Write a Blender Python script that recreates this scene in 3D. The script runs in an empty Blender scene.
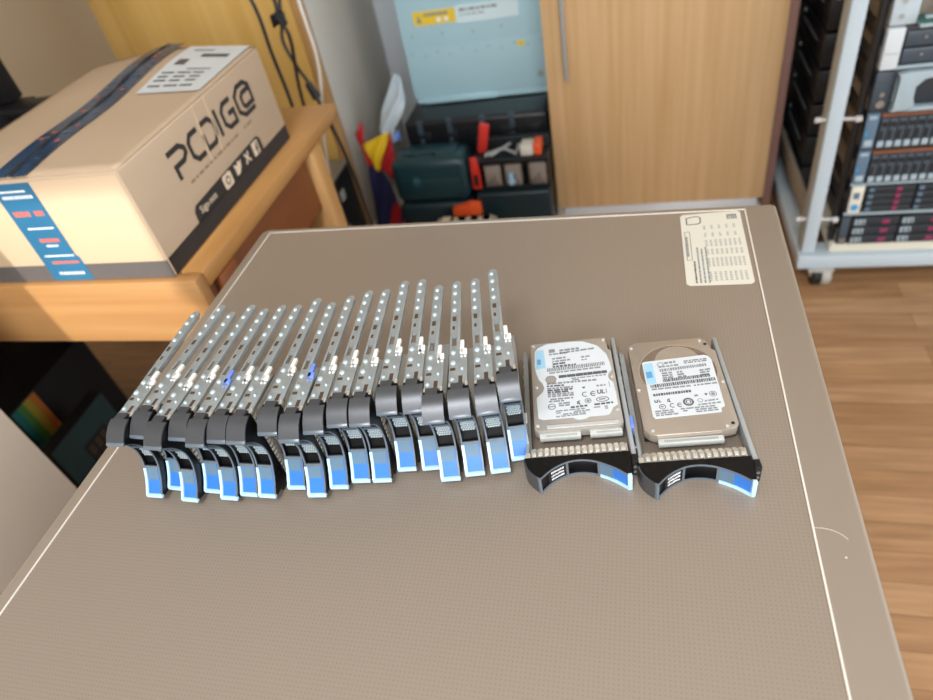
import bpy, bmesh, math, random
from mathutils import Vector, Matrix, Euler
R = math.radians
S = bpy.context.scene
COL = S.collection
random.seed(7)

# ------------------------------------------------------------------ materials
def hexl(h):
    h = h.lstrip('#'); o = []
    for i in (0, 2, 4):
        c = int(h[i:i+2], 16) / 255
        o.append(c / 12.92 if c <= .04045 else ((c + .055) / 1.055) ** 2.4)
    return tuple(o) + (1,)

def mat(name, col, rough=.5, metal=0, spec=.5, var=0, vscale=8, stretch=(1, 1, 1), col2=None, bump=0, bscale=60, bstretch=None, coat=0, trans=0, emit=0, detail=4):
    m = bpy.data.materials.new(name); m.use_nodes = True
    nt = m.node_tree; N = nt.nodes; L = nt.links
    b = N['Principled BSDF']
    c = hexl(col)
    b.inputs['Base Color'].default_value = c
    b.inputs['Roughness'].default_value = rough
    b.inputs['Metallic'].default_value = metal
    b.inputs['Specular IOR Level'].default_value = spec
    b.inputs['Coat Weight'].default_value = coat
    b.inputs['Transmission Weight'].default_value = trans
    if emit:
        b.inputs['Emission Color'].default_value = c; b.inputs['Emission Strength'].default_value = emit
    tc = N.new('ShaderNodeTexCoord')
    def noise(sc, st, det=4):
        mp = N.new('ShaderNodeMapping'); mp.inputs['Scale'].default_value = st
        L.new(tc.outputs['Object'], mp.inputs['Vector'])
        n = N.new('ShaderNodeTexNoise'); n.inputs['Scale'].default_value = sc; n.inputs['Detail'].default_value = det
        L.new(mp.outputs['Vector'], n.inputs['Vector']); return n
    c2 = hexl(col2) if col2 else tuple(min(1, x * (1 - var)) for x in c[:3]) + (1,)
    if var or col2:
        n = noise(vscale, stretch, detail)
        cr = N.new('ShaderNodeValToRGB')
        cr.color_ramp.elements[0].position = .32; cr.color_ramp.elements[1].position = .68
        cr.color_ramp.elements[0].color = c2; cr.color_ramp.elements[1].color = c
        L.new(n.outputs['Fac'], cr.inputs['Fac']); L.new(cr.outputs['Color'], b.inputs['Base Color'])
    if bump:
        n = noise(bscale, bstretch or stretch)
        bp = N.new('ShaderNodeBump'); bp.inputs['Strength'].default_value = bump; bp.inputs['Distance'].default_value = .002
        L.new(n.outputs['Fac'], bp.inputs['Height']); L.new(bp.outputs['Normal'], b.inputs['Normal'])
    return m

M = {}
def mk(k, *a, **kw): M[k] = mat(k, *a, **kw); return M[k]
mk('wall', '#DDCDB0', .9, var=.06, vscale=2)
mk('ceiling', '#E8E4DA', .9, var=.03)
mk('white_board', '#DDD5C9', .6, var=.03, vscale=3)
mk('door_wood', '#D6B286', .42, col2='#C6A070', vscale=30, stretch=(1.6, 1, .05), bump=.05)
mk('door_amber', '#E3BB70', .42, col2='#D3A657', vscale=14, stretch=(1.6, 1, .07), bump=.05)
mk('wood_edge', '#CDA36E', .5, col2='#B88C56', vscale=30, stretch=(1, 1, .06))
mk('dark_edge', '#8E6C63', .5, var=.15, vscale=20, stretch=(1, 1, .1))
mk('alu', '#D5DBE0', .22, metal=1)
mk('plinth_metal', '#D9DEE2', .3, metal=.25)
mk('chrome', '#DADDE0', .2, metal=.45)
mk('steel', '#B4B9BC', .34, metal=1, var=.12, vscale=60)
mk('rail_steel', '#A5ACAE', .36, metal=.4, var=.16, vscale=90)
mk('rivet_bright', '#B4C4CA', .3, metal=.3)  # brighter than the rails: dome highlights put into the colour; also vent cells
mk('slot_brown', '#4A3B2E', .6)
mk('rail_grey', '#A9AEB0', .42, metal=.35, var=.08, vscale=60)
mk('gasket', '#DCD8CE', .28, metal=.5, var=.15, vscale=150)
mk('black_plastic', '#08080A', .36, spec=.35)
mk('black_satin', '#121316', .45, spec=.4)
mk('black_matte', '#17171A', .7)
mk('rim_grey', '#5C6670', .3, spec=.6)
mk('lever_grey', '#54565A', .37, metal=.5, var=.06, vscale=120)
mk('latch_blue', '#2F70C4', .38, spec=.4)
mk('latch_grey', '#587388', .4, spec=.4)
mk('latch_rim', '#B4D8F0', .35, spec=.5)  # paler than the latch plastic: bright edge reflections put into the colour
mk('pipe_white', '#F0EEE8', .35)
mk('pipe_blue', '#7290E4', .3)
mk('print_white', '#E9EAEA', .6)
mk('print_dark', '#55585C', .6)
mk('print_grey', '#84878A', .7)
mk('label_white', '#CDD3D7', .5, var=.02)
mk('label_cream', '#D6D2C4', .5, var=.02)
mk('label_blue', '#9CC6DE', .5)
mk('label_blue_dark', '#5E97C4', .5)
mk('hdd_silver', '#BAB5AE', .32, metal=.5, var=.05, vscale=30)
mk('hdd_bronze', '#B2A699', .34, metal=.45, var=.05, vscale=30)
mk('hdd_dish', '#9F9284', .22, metal=.7)
mk('conn', '#C6C9C4', .4, var=.1, vscale=200)
mk('desk_pine', '#BE8F57', .42, col2='#A8763E', vscale=16, stretch=(.8, .12, 1.2), bump=.05)
mk('desk_front', '#B58957', .42, col2='#A27444', vscale=14, stretch=(.1, 1, 2.4), bump=.05)
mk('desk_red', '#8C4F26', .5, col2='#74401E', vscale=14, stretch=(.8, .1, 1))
mk('leg_pine', '#C79A63', .5, col2='#AE8049', vscale=18, stretch=(1, 1, .1))
mk('card', '#BBA389', .8, var=.08, vscale=6, stretch=(1, .5, 2), bump=.06, bscale=40)
mk('card_end', '#C6AD8F', .8, var=.05, vscale=6)
mk('card_edge', '#D9C6AC', .8)
mk('ink', '#2A2625', .7, var=.15, vscale=20)
mk('band_grey', '#5B5654', .7, var=.1, vscale=20)
mk('tape_blue', '#2C6C90', .35, var=.12, vscale=14)
mk('tape_navy', '#34506E', .25, col2='#24364E', vscale=26, stretch=(1, .5, 1))
mk('orange_ink', '#E0683A', .5)
mk('scuff', '#CBB091', .8)
mk('crease', '#8D745A', .9)
mk('cable_black', '#16161A', .5)
mk('cable_white', '#DCD6CC', .5)
mk('server_blue', '#BCE2EE', .42, metal=.2, var=.05, vscale=5)
mk('info_pale', '#CFE3EA', .5)
mk('yellow_label', '#E6C52E', .5)
mk('case_black', '#14181C', .4, var=.2, vscale=14)
mk('case_green', '#17383F', .35, var=.15, vscale=7)
mk('case_green_dark', '#142A30', .4, var=.15, vscale=7)
mk('red', '#D1352A', .45, var=.1, vscale=20)
mk('orange', '#E85A2B', .45)
mk('bin_clear', '#8F857C', .25, spec=.6)
mk('flag_yellow', '#EBC21F', .7)
mk('flag_red', '#C5232B', .7)
mk('flag_blue', '#2C3062', .7, var=.2, vscale=20)
mk('bag_plastic', '#C6D3DA', .35, var=.08, vscale=20)
mk('rack_paint', '#B9C6CE', .42, var=.03, vscale=4)
mk('rack_shade', '#8A8072', .6, var=.06, vscale=8)  # rack paint with shade put into the colour; plain grey on the tower cover
mk('shelf_cream', '#DAD5C4', .55)
mk('gear_grey', '#8A8074', .5, metal=.25, var=.1, vscale=6)
mk('gear_dark', '#2A3138', .42, var=.15, vscale=8)
mk('gear_black', '#16181C', .4, var=.1, vscale=30)
mk('carrier', '#3E4A55', .4, var=.1, vscale=30)
mk('carrier_tab', '#9FB0B8', .35)
mk('magenta', '#8E2E55', .4)
mk('copper_mesh', '#84543F', .5, var=.35, vscale=240)
mk('ear_blue', '#5A7186', .45)
mk('pcb', '#2F6B62', .5, col2='#245048', vscale=60)
mk('rubber', '#141416', .6)
mk('caster_grey', '#A9A69E', .45)
mk('teal_print', '#1D4347', .5, var=.15, vscale=12)
mk('rb_orange', '#E0883A', .5); mk('rb_yellow', '#C9B23C', .5); mk('rb_green', '#5E9A4C', .5); mk('rb_teal', '#2C8C86', .5)
mk('paper_beige', '#A99D86', .7, var=.2, vscale=30)
mk('blue_spot', '#2E93C9', .5)

def floor_mat():
    m = bpy.data.materials.new('laminate'); m.use_nodes = True; nt = m.node_tree; N = nt.nodes; L = nt.links
    b = N['Principled BSDF']; b.inputs['Roughness'].default_value = .42
    tc = N.new('ShaderNodeTexCoord')
    br = N.new('ShaderNodeTexBrick'); br.offset = .37; br.inputs['Scale'].default_value = 1
    br.inputs['Brick Width'].default_value = .42; br.inputs['Row Height'].default_value = .064
    br.inputs['Mortar Size'].default_value = .0008; br.inputs['Bias'].default_value = 0
    br.inputs['Color1'].default_value = hexl('#B38C66'); br.inputs['Color2'].default_value = hexl('#9F7752'); br.inputs['Mortar'].default_value = hexl('#7F5B3E')
    L.new(tc.outputs['Object'], br.inputs['Vector'])
    mp = N.new('ShaderNodeMapping'); mp.inputs['Scale'].default_value = (1.2, 14, 1); L.new(tc.outputs['Object'], mp.inputs['Vector'])
    n = N.new('ShaderNodeTexNoise'); n.inputs['Scale'].default_value = 4; n.inputs['Detail'].default_value = 6; L.new(mp.outputs['Vector'], n.inputs['Vector'])
    cr = N.new('ShaderNodeValToRGB'); cr.color_ramp.elements[0].position = .3; cr.color_ramp.elements[1].position = .7
    cr.color_ramp.elements[0].color = (.72, .68, .64, 1); cr.color_ramp.elements[1].color = (1.08, 1.08, 1.08, 1)
    L.new(n.outputs['Fac'], cr.inputs['Fac'])
    mx = N.new('ShaderNodeMix'); mx.data_type = 'RGBA'; mx.blend_type = 'MULTIPLY'; mx.inputs[0].default_value = 1
    L.new(br.outputs['Color'], mx.inputs[6]); L.new(cr.outputs['Color'], mx.inputs[7]); L.new(mx.outputs[2], b.inputs['Base Color'])
    return m
M['floor'] = floor_mat()

def perf_mat():
    # fine punched-dot pattern of the enclosure lid, 3.2 mm pitch
    m = bpy.data.materials.new('perforated_lid'); m.use_nodes = True; nt = m.node_tree; N = nt.nodes; L = nt.links
    b = N['Principled BSDF']; b.inputs['Roughness'].default_value = .42; b.inputs['Metallic'].default_value = .3
    tc = N.new('ShaderNodeTexCoord'); sx = N.new('ShaderNodeSeparateXYZ'); L.new(tc.outputs['Object'], sx.inputs[0])
    P = .0031
    def mth(op, a, bb=None, cc=None):
        n = N.new('ShaderNodeMath'); n.operation = op
        for i, v in enumerate((a, bb, cc)):
            if v is None: continue
            if hasattr(v, 'links'): L.new(v, n.inputs[i])
            else: n.inputs[i].default_value = v
        return n.outputs[0]
    def cell(o): return mth('SUBTRACT', mth('FRACT', mth('ADD', mth('DIVIDE', o, P), 100.0)), .5)
    x = cell(sx.outputs['X']); y = cell(sx.outputs['Y'])
    r = mth('SQRT', mth('ADD', mth('MULTIPLY', x, x), mth('MULTIPLY', y, y)))
    k = mth('LESS_THAN', r, .2)
    n = N.new('ShaderNodeTexNoise'); n.inputs['Scale'].default_value = 3; L.new(tc.outputs['Object'], n.inputs['Vector'])
    cr = N.new('ShaderNodeValToRGB'); cr.color_ramp.elements[0].color = hexl('#94877A'); cr.color_ramp.elements[1].color = hexl('#998C7F')
    L.new(n.outputs['Fac'], cr.inputs['Fac'])
    mx = N.new('ShaderNodeMix'); mx.data_type = 'RGBA'
    L.new(mth('MULTIPLY', k, .3), mx.inputs[0]); L.new(cr.outputs['Color'], mx.inputs[6]); mx.inputs[7].default_value = hexl('#62584F')
    L.new(mx.outputs[2], b.inputs['Base Color'])
    bp = N.new('ShaderNodeBump'); bp.inputs['Strength'].default_value = .15; bp.inputs['Distance'].default_value = .0004; bp.invert = True
    L.new(k, bp.inputs['Height']); L.new(bp.outputs['Normal'], b.inputs['Normal'])
    return m
M['lid'] = perf_mat()
mk('lid_rim', '#978A7C', .4, metal=.25, var=.05, vscale=4)
mk('inlay', '#E4E0D8', .3, metal=.2)

# ------------------------------------------------------------------ mesh builder
class MB:
    def __init__(s): s.bm = bmesh.new()
    def _f(s, vs, m=0):
        try:
            f = s.bm.faces.new(vs); f.material_index = m; return f
        except ValueError: return None
    def box(s, x0, x1, y0, y1, z0, z1, m=0, bev=0, seg=2, T=None):
        v = [s.bm.verts.new((x, y, z)) for z in (z0, z1) for y in (y0, y1) for x in (x0, x1)]
        fs = [s._f([v[i] for i in q], m) for q in ((0, 2, 3, 1), (4, 5, 7, 6), (0, 1, 5, 4), (2, 6, 7, 3), (0, 4, 6, 2), (1, 3, 7, 5))]
        return s._fin(v, fs, bev, seg, m, T)
    def _fin(s, v, fs, bev, seg, m, T):
        if T is not None:
            for q in v: q.co = T @ q.co
        if bev:
            es = list({e for f in fs if f for e in f.edges})
            r = bmesh.ops.bevel(s.bm, geom=es, offset=bev, segments=seg, affect='EDGES', profile=.5, clamp_overlap=True)
            for f in r['faces']: f.material_index = m
        return s
    def prism(s, pts, a0, a1, ax='z', m=0, bev=0, seg=2, T=None):
        def P(p, a):
            return {'z': (p[0], p[1], a), 'y': (p[0], a, p[1]), 'x': (a, p[0], p[1])}[ax]
        lo = [s.bm.verts.new(P(p, a0)) for p in pts]; hi = [s.bm.verts.new(P(p, a1)) for p in pts]
        n = len(pts)
        fs = [s._f(lo[::-1], m), s._f(hi, m)] + [s._f([lo[i], lo[(i+1) % n], hi[(i+1) % n], hi[i]], m) for i in range(n)]
        return s._fin(lo + hi, fs, bev, seg, m, T)
    def cyl(s, p0, p1, r, seg=16, m=0, r2=None):
        p0 = Vector(p0); p1 = Vector(p1); r2 = r if r2 is None else r2
        d = (p1 - p0).normalized(); u = d.orthogonal().normalized(); w = d.cross(u)
        a = [2 * math.pi * i / seg for i in range(seg)]
        A = [s.bm.verts.new(p0 + (u * math.cos(t) + w * math.sin(t)) * r) for t in a]
        B = [s.bm.verts.new(p1 + (u * math.cos(t) + w * math.sin(t)) * r2) for t in a]
        s._f(A[::-1], m); s._f(B, m)
        for i in range(seg): s._f([A[i], A[(i+1) % seg], B[(i+1) % seg], B[i]], m)
        return s
    def dome(s, c, nrm, r, h, seg=12, m=0):
        c = Vector(c); d = Vector(nrm).normalized(); u = d.orthogonal().normalized(); w = d.cross(u)
        prev = None
        for k in range(4):
            t = k / 4 * math.pi / 2
            ring = [s.bm.verts.new(c + d * h * math.sin(t) + (u * math.cos(2*math.pi*i/seg) + w * math.sin(2*math.pi*i/seg)) * r * math.cos(t)) for i in range(seg)]
            if prev:
                for i in range(seg): s._f([prev[i], prev[(i+1) % seg], ring[(i+1) % seg], ring[i]], m)
            prev = ring
        s._f(prev, m); return s
    def tube(s, pts, r, seg=8, m=0):
        pts = [Vector(p) for p in pts]; prev = None
        u = None
        for i, p in enumerate(pts):
            d = (pts[min(i+1, len(pts)-1)] - pts[max(i-1, 0)]).normalized()
            u = d.orthogonal().normalized() if u is None else (u - d * u.dot(d)).normalized()
            w = d.cross(u)
            ring = [s.bm.verts.new(p + (u * math.cos(2*math.pi*k/seg) + w * math.sin(2*math.pi*k/seg)) * r) for k in range(seg)]
            if prev:
                for k in range(seg): s._f([prev[k], prev[(k+1) % seg], ring[(k+1) % seg], ring[k]], m)
            else: s._f(ring[::-1], m)
            prev = ring
        s._f(prev, m); return s
    def grid(s, fn, nu, nv, m=0):
        g = [[s.bm.verts.new(fn(i / nu, j / nv)) for j in range(nv + 1)] for i in range(nu + 1)]
        for i in range(nu):
            for j in range(nv): s._f([g[i][j], g[i+1][j], g[i+1][j+1], g[i][j+1]], m)
        return s
    def ring(s, pts, wid, z0, z1, m=0):
        # closed flat band along a polyline (thin raised strip), xy plane
        n = len(pts)
        for i in range(n):
            s.seg(pts[i], pts[(i+1) % n], wid, z0, z1, m)
        return s
    def seg(s, a, b, wid, z0, z1, m=0, ext=0):
        a = Vector(a); b = Vector(b); d = (b - a)
        if d.length < 1e-7: return s
        d.normalize(); n = Vector((-d.y, d.x)) * wid / 2; a = a - d * ext; b = b + d * ext
        return s.prism([tuple(a - n), tuple(b - n), tuple(b + n), tuple(a + n)], z0, z1, 'z', m)
    def stroke(s, pts, wid, z0, z1, m=0, T=None):
        # constant-width mitred pen stroke
        P = [Vector(p) for p in pts]; n = len(P); Lf = []; Rt = []
        for i in range(n):
            d0 = (P[i] - P[i-1]).normalized() if i else None
            d1 = (P[i+1] - P[i]).normalized() if i < n - 1 else None
            d0 = d0 or d1; d1 = d1 or d0
            t = (d0 + d1).normalized(); nn = Vector((-t.y, t.x)); k = wid / 2 / max(.4, nn.dot(Vector((-d0.y, d0.x))))
            Lf.append(P[i] + nn * k); Rt.append(P[i] - nn * k)
        for i in range(n - 1):
            s.prism([tuple(Rt[i]), tuple(Rt[i+1]), tuple(Lf[i+1]), tuple(Lf[i])], z0, z1, 'z', m, T=T)
        return s
    def words(s, a, b, h, z, m=0, wmin=.0015, wmax=.006, gap=.0009, fill=1, th=.0001, T=None):
        # a run of small printed words from a to b
        a = Vector(a); b = Vector(b); d = b - a; Ln = d.length; d.normalize(); n = Vector((-d.y, d.x)) * h
        t = 0
        while t < Ln - wmin:
            w = min(random.uniform(wmin, wmax), Ln - t)
            if random.random() < fill:
                p = a + d * t; q = a + d * (t + w)
                s.prism([tuple(p), tuple(q), tuple(q + n), tuple(p + n)], z, z + th, 'z', m, T=T)
            t += w + gap
        return s
    def build(s, name, mats, parent=None, smooth=35, loc=None):
        bmesh.ops.recalc_face_normals(s.bm, faces=s.bm.faces[:])
        me = bpy.data.meshes.new(name); s.bm.to_mesh(me); s.bm.free()
        for q in (mats if isinstance(mats, (list, tuple)) else [mats]): me.materials.append(M[q] if isinstance(q, str) else q)
        if smooth:
            me.shade_smooth(); me.set_sharp_from_angle(angle=R(smooth))
        o = bpy.data.objects.new(name, me); COL.objects.link(o)
        if parent: o.parent = parent
        if loc: o.location = loc
        return o

def empty(name, loc=(0, 0, 0), rot=(0, 0, 0)):
    o = bpy.data.objects.new(name, None); o.empty_display_size = .02; COL.objects.link(o)
    o.location = loc; o.rotation_euler = rot; return o
def tag(o, label, cat, group=None):
    o['label'] = label; o['category'] = cat
    if group: o['group'] = group
    return o
def struct(o): o['kind'] = 'structure'; return o
def copy_tree(o, parent=None):
    c = o.copy(); COL.objects.link(c); c.parent = parent
    for ch in list(o.children): copy_tree(ch, c)
    return c
def text(name, body, size, m, T, parent=None, depth=.0002, align='LEFT'):
    cu = bpy.data.curves.new(name, 'FONT'); cu.body = body; cu.size = size; cu.extrude = depth; cu.align_x = align; cu.resolution_u = 3
    ob = bpy.data.objects.new('tmp', cu); COL.objects.link(ob)
    dg = bpy.context.evaluated_depsgraph_get()
    me = bpy.data.meshes.new_from_object(ob.evaluated_get(dg)); bpy.data.objects.remove(ob)
    me.transform(T); me.materials.clear(); me.materials.append(M[m])
    o = bpy.data.objects.new(name, me); COL.objects.link(o)
    if parent: o.parent = parent
    return o
def sm(t): t = max(0, min(1, t)); return t * t * (3 - 2 * t)
T3 = Matrix.Translation

# ------------------------------------------------------------------ room
b = MB(); b.box(-3.3, 3.0, -2.7, 2.62, -.06, 0); o = struct(b.build('floor', 'floor'))
b = MB(); b.box(-3.3, 3.0, 2.56, 2.66, 0, 2.6); struct(b.build('wall_back', 'wall'))
b = MB(); b.box(-3.36, -3.26, -2.7, 2.6, 0, 2.6); struct(b.build('wall_left', 'wall'))
b = MB(); b.box(-3.4, 3.0, -2.7, 2.66, 2.601, 2.66); struct(b.build('ceiling', 'ceiling'))
WY = -2.6          # wall behind the camera, its unseen opening cut to confine the sun to desk and box
OX0, OX1, OZ0, OZ1 = -1.42, -.752, 1.60, 1.92
OXM, OZM = -.775, 1.73
b = MB()
b.box(-3.3, OX0, WY-.1, WY, 0, 2.6); b.box(OX1, 3.0, WY-.1, WY, 0, 2.6)
b.box(OX0, OX1, WY-.1, WY, 0, OZ0); b.box(OX0, OXM, WY-.1, WY, OZ1, 2.6); b.box(OXM, OX1, WY-.1, WY, OZM, 2.6)
struct(b.build('wall_front', 'wall'))

# ------------------------------------------------------------------ wardrobe
w = empty('wardrobe', (-.62, 2.25, 0))
tag(w, 'fitted wooden wardrobe with open middle bay behind the metal enclosure', 'wardrobe')
def wp(name, m, x0, x1, y0, y1, z0, z1, bev=.0015, parent=w, label=None):
    b = MB(); off = Vector((-.62, 2.25, 0)); b.box(x0-off.x, x1-off.x, y0-off.y, y1-off.y, z0, z1, 0, bev)
    o = b.build(name, m, parent)
    if label: o['label'] = label
    return o
wp('side_panel', ['white_board'], -.983, -.952, 1.966, 2.53, .02, 2.0)
wp('edge_strip', 'wood_edge', -.984, -.951, 1.945, 1.9655, .02, 2.0)
wp('side_panel', ['white_board'], -.262, -.244, 1.966, 2.53, .02, 2.0)
wp('side_panel', 'dark_edge', .381, .405, 1.95, 2.53, .0, 2.0)
wp('side_panel', 'dark_edge', -1.66, -1.64, 1.97, 2.53, .0, 2.0)
wp('back_panel', 'label_white', -1.64, .381, 2.53, 2.55, .02, 2.0)
wp('bottom_panel', 'white_board', -1.64, .381, 1.97, 2.53, .02, .04)
wp('top_panel', 'door_wood', -1.66, .405, 1.95, 2.55, 2.0, 2.03)
wp('plinth', 'plinth_metal', -.24, .365, 1.946, 1.965, .0, .080)
d = wp('door', 'door_amber', -1.645, -.9865, 1.94, 1.962, .05, 1.99, label='amber closed door at the left of the wardrobe')
d = wp('door', 'door_wood', -.259, .379, 1.94, 1.962, .083, 1.99, label='pale brown door with a long bar handle')
b = MB(); off = (-.62, 2.25)
b.cyl((-.199+.62, 1.912-2.25, .52), (-.199+.62, 1.912-2.25, 1.10), .006, 14)
for z in (.58, 1.04): b.cyl((-.199+.62, 1.912-2.25, z), (-.199+.62, 1.94-2.25, z), .004, 10)
h = b.build('handle', 'rail_grey', d)

# ------------------------------------------------------------------ metal enclosure (the work surface)
TZ = .815
e = empty('metal_enclosure', (-.18, .2, 0))
tag(e, 'large brown-grey metal enclosure whose perforated top carries the drive trays', 'enclosure')
ex, ey = -.18, .2
EX0, EX1, EY0, EY1 = -.5125, .155, -.32, .7145
IX0, IX1, IY0, IY1 = -.4965, .1195, -.28, .7035
b = MB()
pts = [(EX0, EY0), (EX1, EY0), (EX1, EY1-.005), (EX1-.004, EY1), (EX0+.008, EY1), (EX0, EY1-.008)]
b.prism([(p[0]-ex, p[1]-ey) for p in pts], 0.02, TZ-.0004, 'z', 0, .004, 3)
b.build('body', 'lid_rim', e)
b = MB(); b.box(IX0-ex, IX1-ex, IY0-ey, IY1-ey, TZ-.004, TZ, 0); b.build('perforated_panel', 'lid', e)
b = MB()
for q in ((IX0-.0014, IX0, IY0, IY1+.0014), (IX1, IX1+.0014, IY0, IY1+.0014), (IX0, IX1, IY1, IY1+.0014), (IX0, IX1, IY0-.0014, IY0)):
    b.box(q[0]-ex, q[1]-ex, q[2]-ey, q[3]-ey, TZ-.003, TZ+.0007)
b.build('inlay_strip', 'inlay', e)
b = MB()
for x in (EX0+.05, EX1-.05):
    for y in (EY0+.06, EY1-.06): b.cyl((x-ex, y-ey, 0), (x-ex, y-ey, .03), .022, 16)
b.build('foot', 'rubber', e)
# sticker with a small drive pictogram and columns of tiny print
b = MB(); z0 = TZ + .0002; z1 = z0 + .0002
def P(u, v):  # u across 0..1, v from back 0..1
    A = Vector((.0505, .6975)); Bq = Vector((.1165, .7025)); Cq = Vector((.1175, .564)); Dq = Vector((.0515, .5625))
    p = (A * (1-u) + Bq * u) * (1-v) + (Dq * (1-u) + Cq * u) * v
    return (p.x - .0022 - ex, p.y - ey)
def rr(u0, u1, v0, v1, k=.05):
    return [P(u0+k, v0), P(u1-k, v0), P(u1, v0+k*.5), P(u1, v1-k*.5), P(u1-k, v1), P(u0+k, v1), P(u0, v1-k*.5), P(u0, v0+k*.5)]
b.prism(rr(0, 1, 0, 1)[::-1], z0, z1)
pz = z1
ic = [P(.1, .06), P(.28, .04), P(.33, .06), P(.33, .14), P(.28, .16), P(.1, .16)]
b.ring(ic, .0014, pz, pz+.0001, 1)
for i in range(5): b.seg(P(.78+i*.035, .05), P(.78+i*.035, .12), .0013, pz, pz+.0001, 1)
b.seg(P(.78, .055), P(.93, .055), .0012, pz, pz+.0001, 1)
for j, (v0, v1, n) in enumerate(((.2, .27, 5), (.31, .37, 5), (.41, .51, 8), (.54, .63, 8), (.66, .78, 9), (.84, .96, 8))):
    for c in range(n):
        u = .36 + c * (.60 / n)
        vv = v0
        while vv < v1 - .01:
            hh = random.uniform(.008, .014)
            b.seg(P(u, vv), P(u + .038, vv), .0011, pz, pz+.0001, 2); vv += .02
b.ring([P(.05, .27), P(.13, .27), P(.13, .67), P(.05, .67)], .0006, pz, pz+.0001, 1)
b.words(P(.09, .62), P(.09, .34), .0022, pz, 2, .003, .008)
for k in range(4): b.words(P(.17+k*.065, .97), P(.17+k*.065, .66 if k == 0 else .5), .0018, pz, 2 if k else 1, .003, .009)
b.build('sticker', ['label_cream', 'print_dark', 'print_grey'], e, smooth=0)['label'] = 'cream sticker with drive pictogram and columns of tiny print'
b = MB()
b.stroke([(.104+.018*math.cos(a_*.16)-ex+.02, .272+.012*math.sin(a_*.16)-ey) for a_ in range(2, 12)], .00026, TZ-.0003, TZ-.0001)
b.cyl((.137-ex, .262-ey, TZ-.0004), (.137-ex, .262-ey, TZ-.0001), .0007, 8)
b.build('scratch', 'inlay', e, smooth=0)

# ------------------------------------------------------------------ drive trays
mm = .001
def arc(n=18, off=0):
    ctrl = [(-31, -20.5), (-23, -13.2), (-14.5, -8.2), (-7, -5.6), (1, -5), (10, -6.4), (18.5, -10), (28, -15.8), (36.5, -23)]
    out = []
    for i in range(len(ctrl) - 1):
        p0 = Vector(ctrl[max(i-1, 0)]); p1 = Vector(ctrl[i]); p2 = Vector(ctrl[i+1]); p3 = Vector(ctrl[min(i+2, len(ctrl)-1)])
        for k in range(4):
            t = k / 4
            out.append(.5 * ((2*p1) + (p2-p0)*t + (2*p0-5*p1+4*p2-p3)*t*t + (3*p1-p0-3*p2+p3)*t**3))
    out.append(Vector(ctrl[-1]))
    if off:
        q = []
        for i, p in enumerate(out):
            d = (out[min(i+1, len(out)-1)] - out[max(i-1, 0)]).normalized()
            q.append(p + Vector((-d.y, d.x)) * off)
        out = q
    return [(p.x*mm, p.y*mm) for p in out]
LEFT_SIDE = [(-42.6, 0), (-42.5, -3.5), (-41.7, -7.5), (-40.0, -11.5), (-37.2, -15.4), (-33.5, -19.0), (-32, -20.3)]
TH = 18 * mm
def bezel_outline(a): return [(x*mm, y*mm) for x, y in LEFT_SIDE] + a + [(38.6*mm, -22*mm), (40*mm, -12*mm), (40.3*mm, 0), (-43*mm, 0)]
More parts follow.
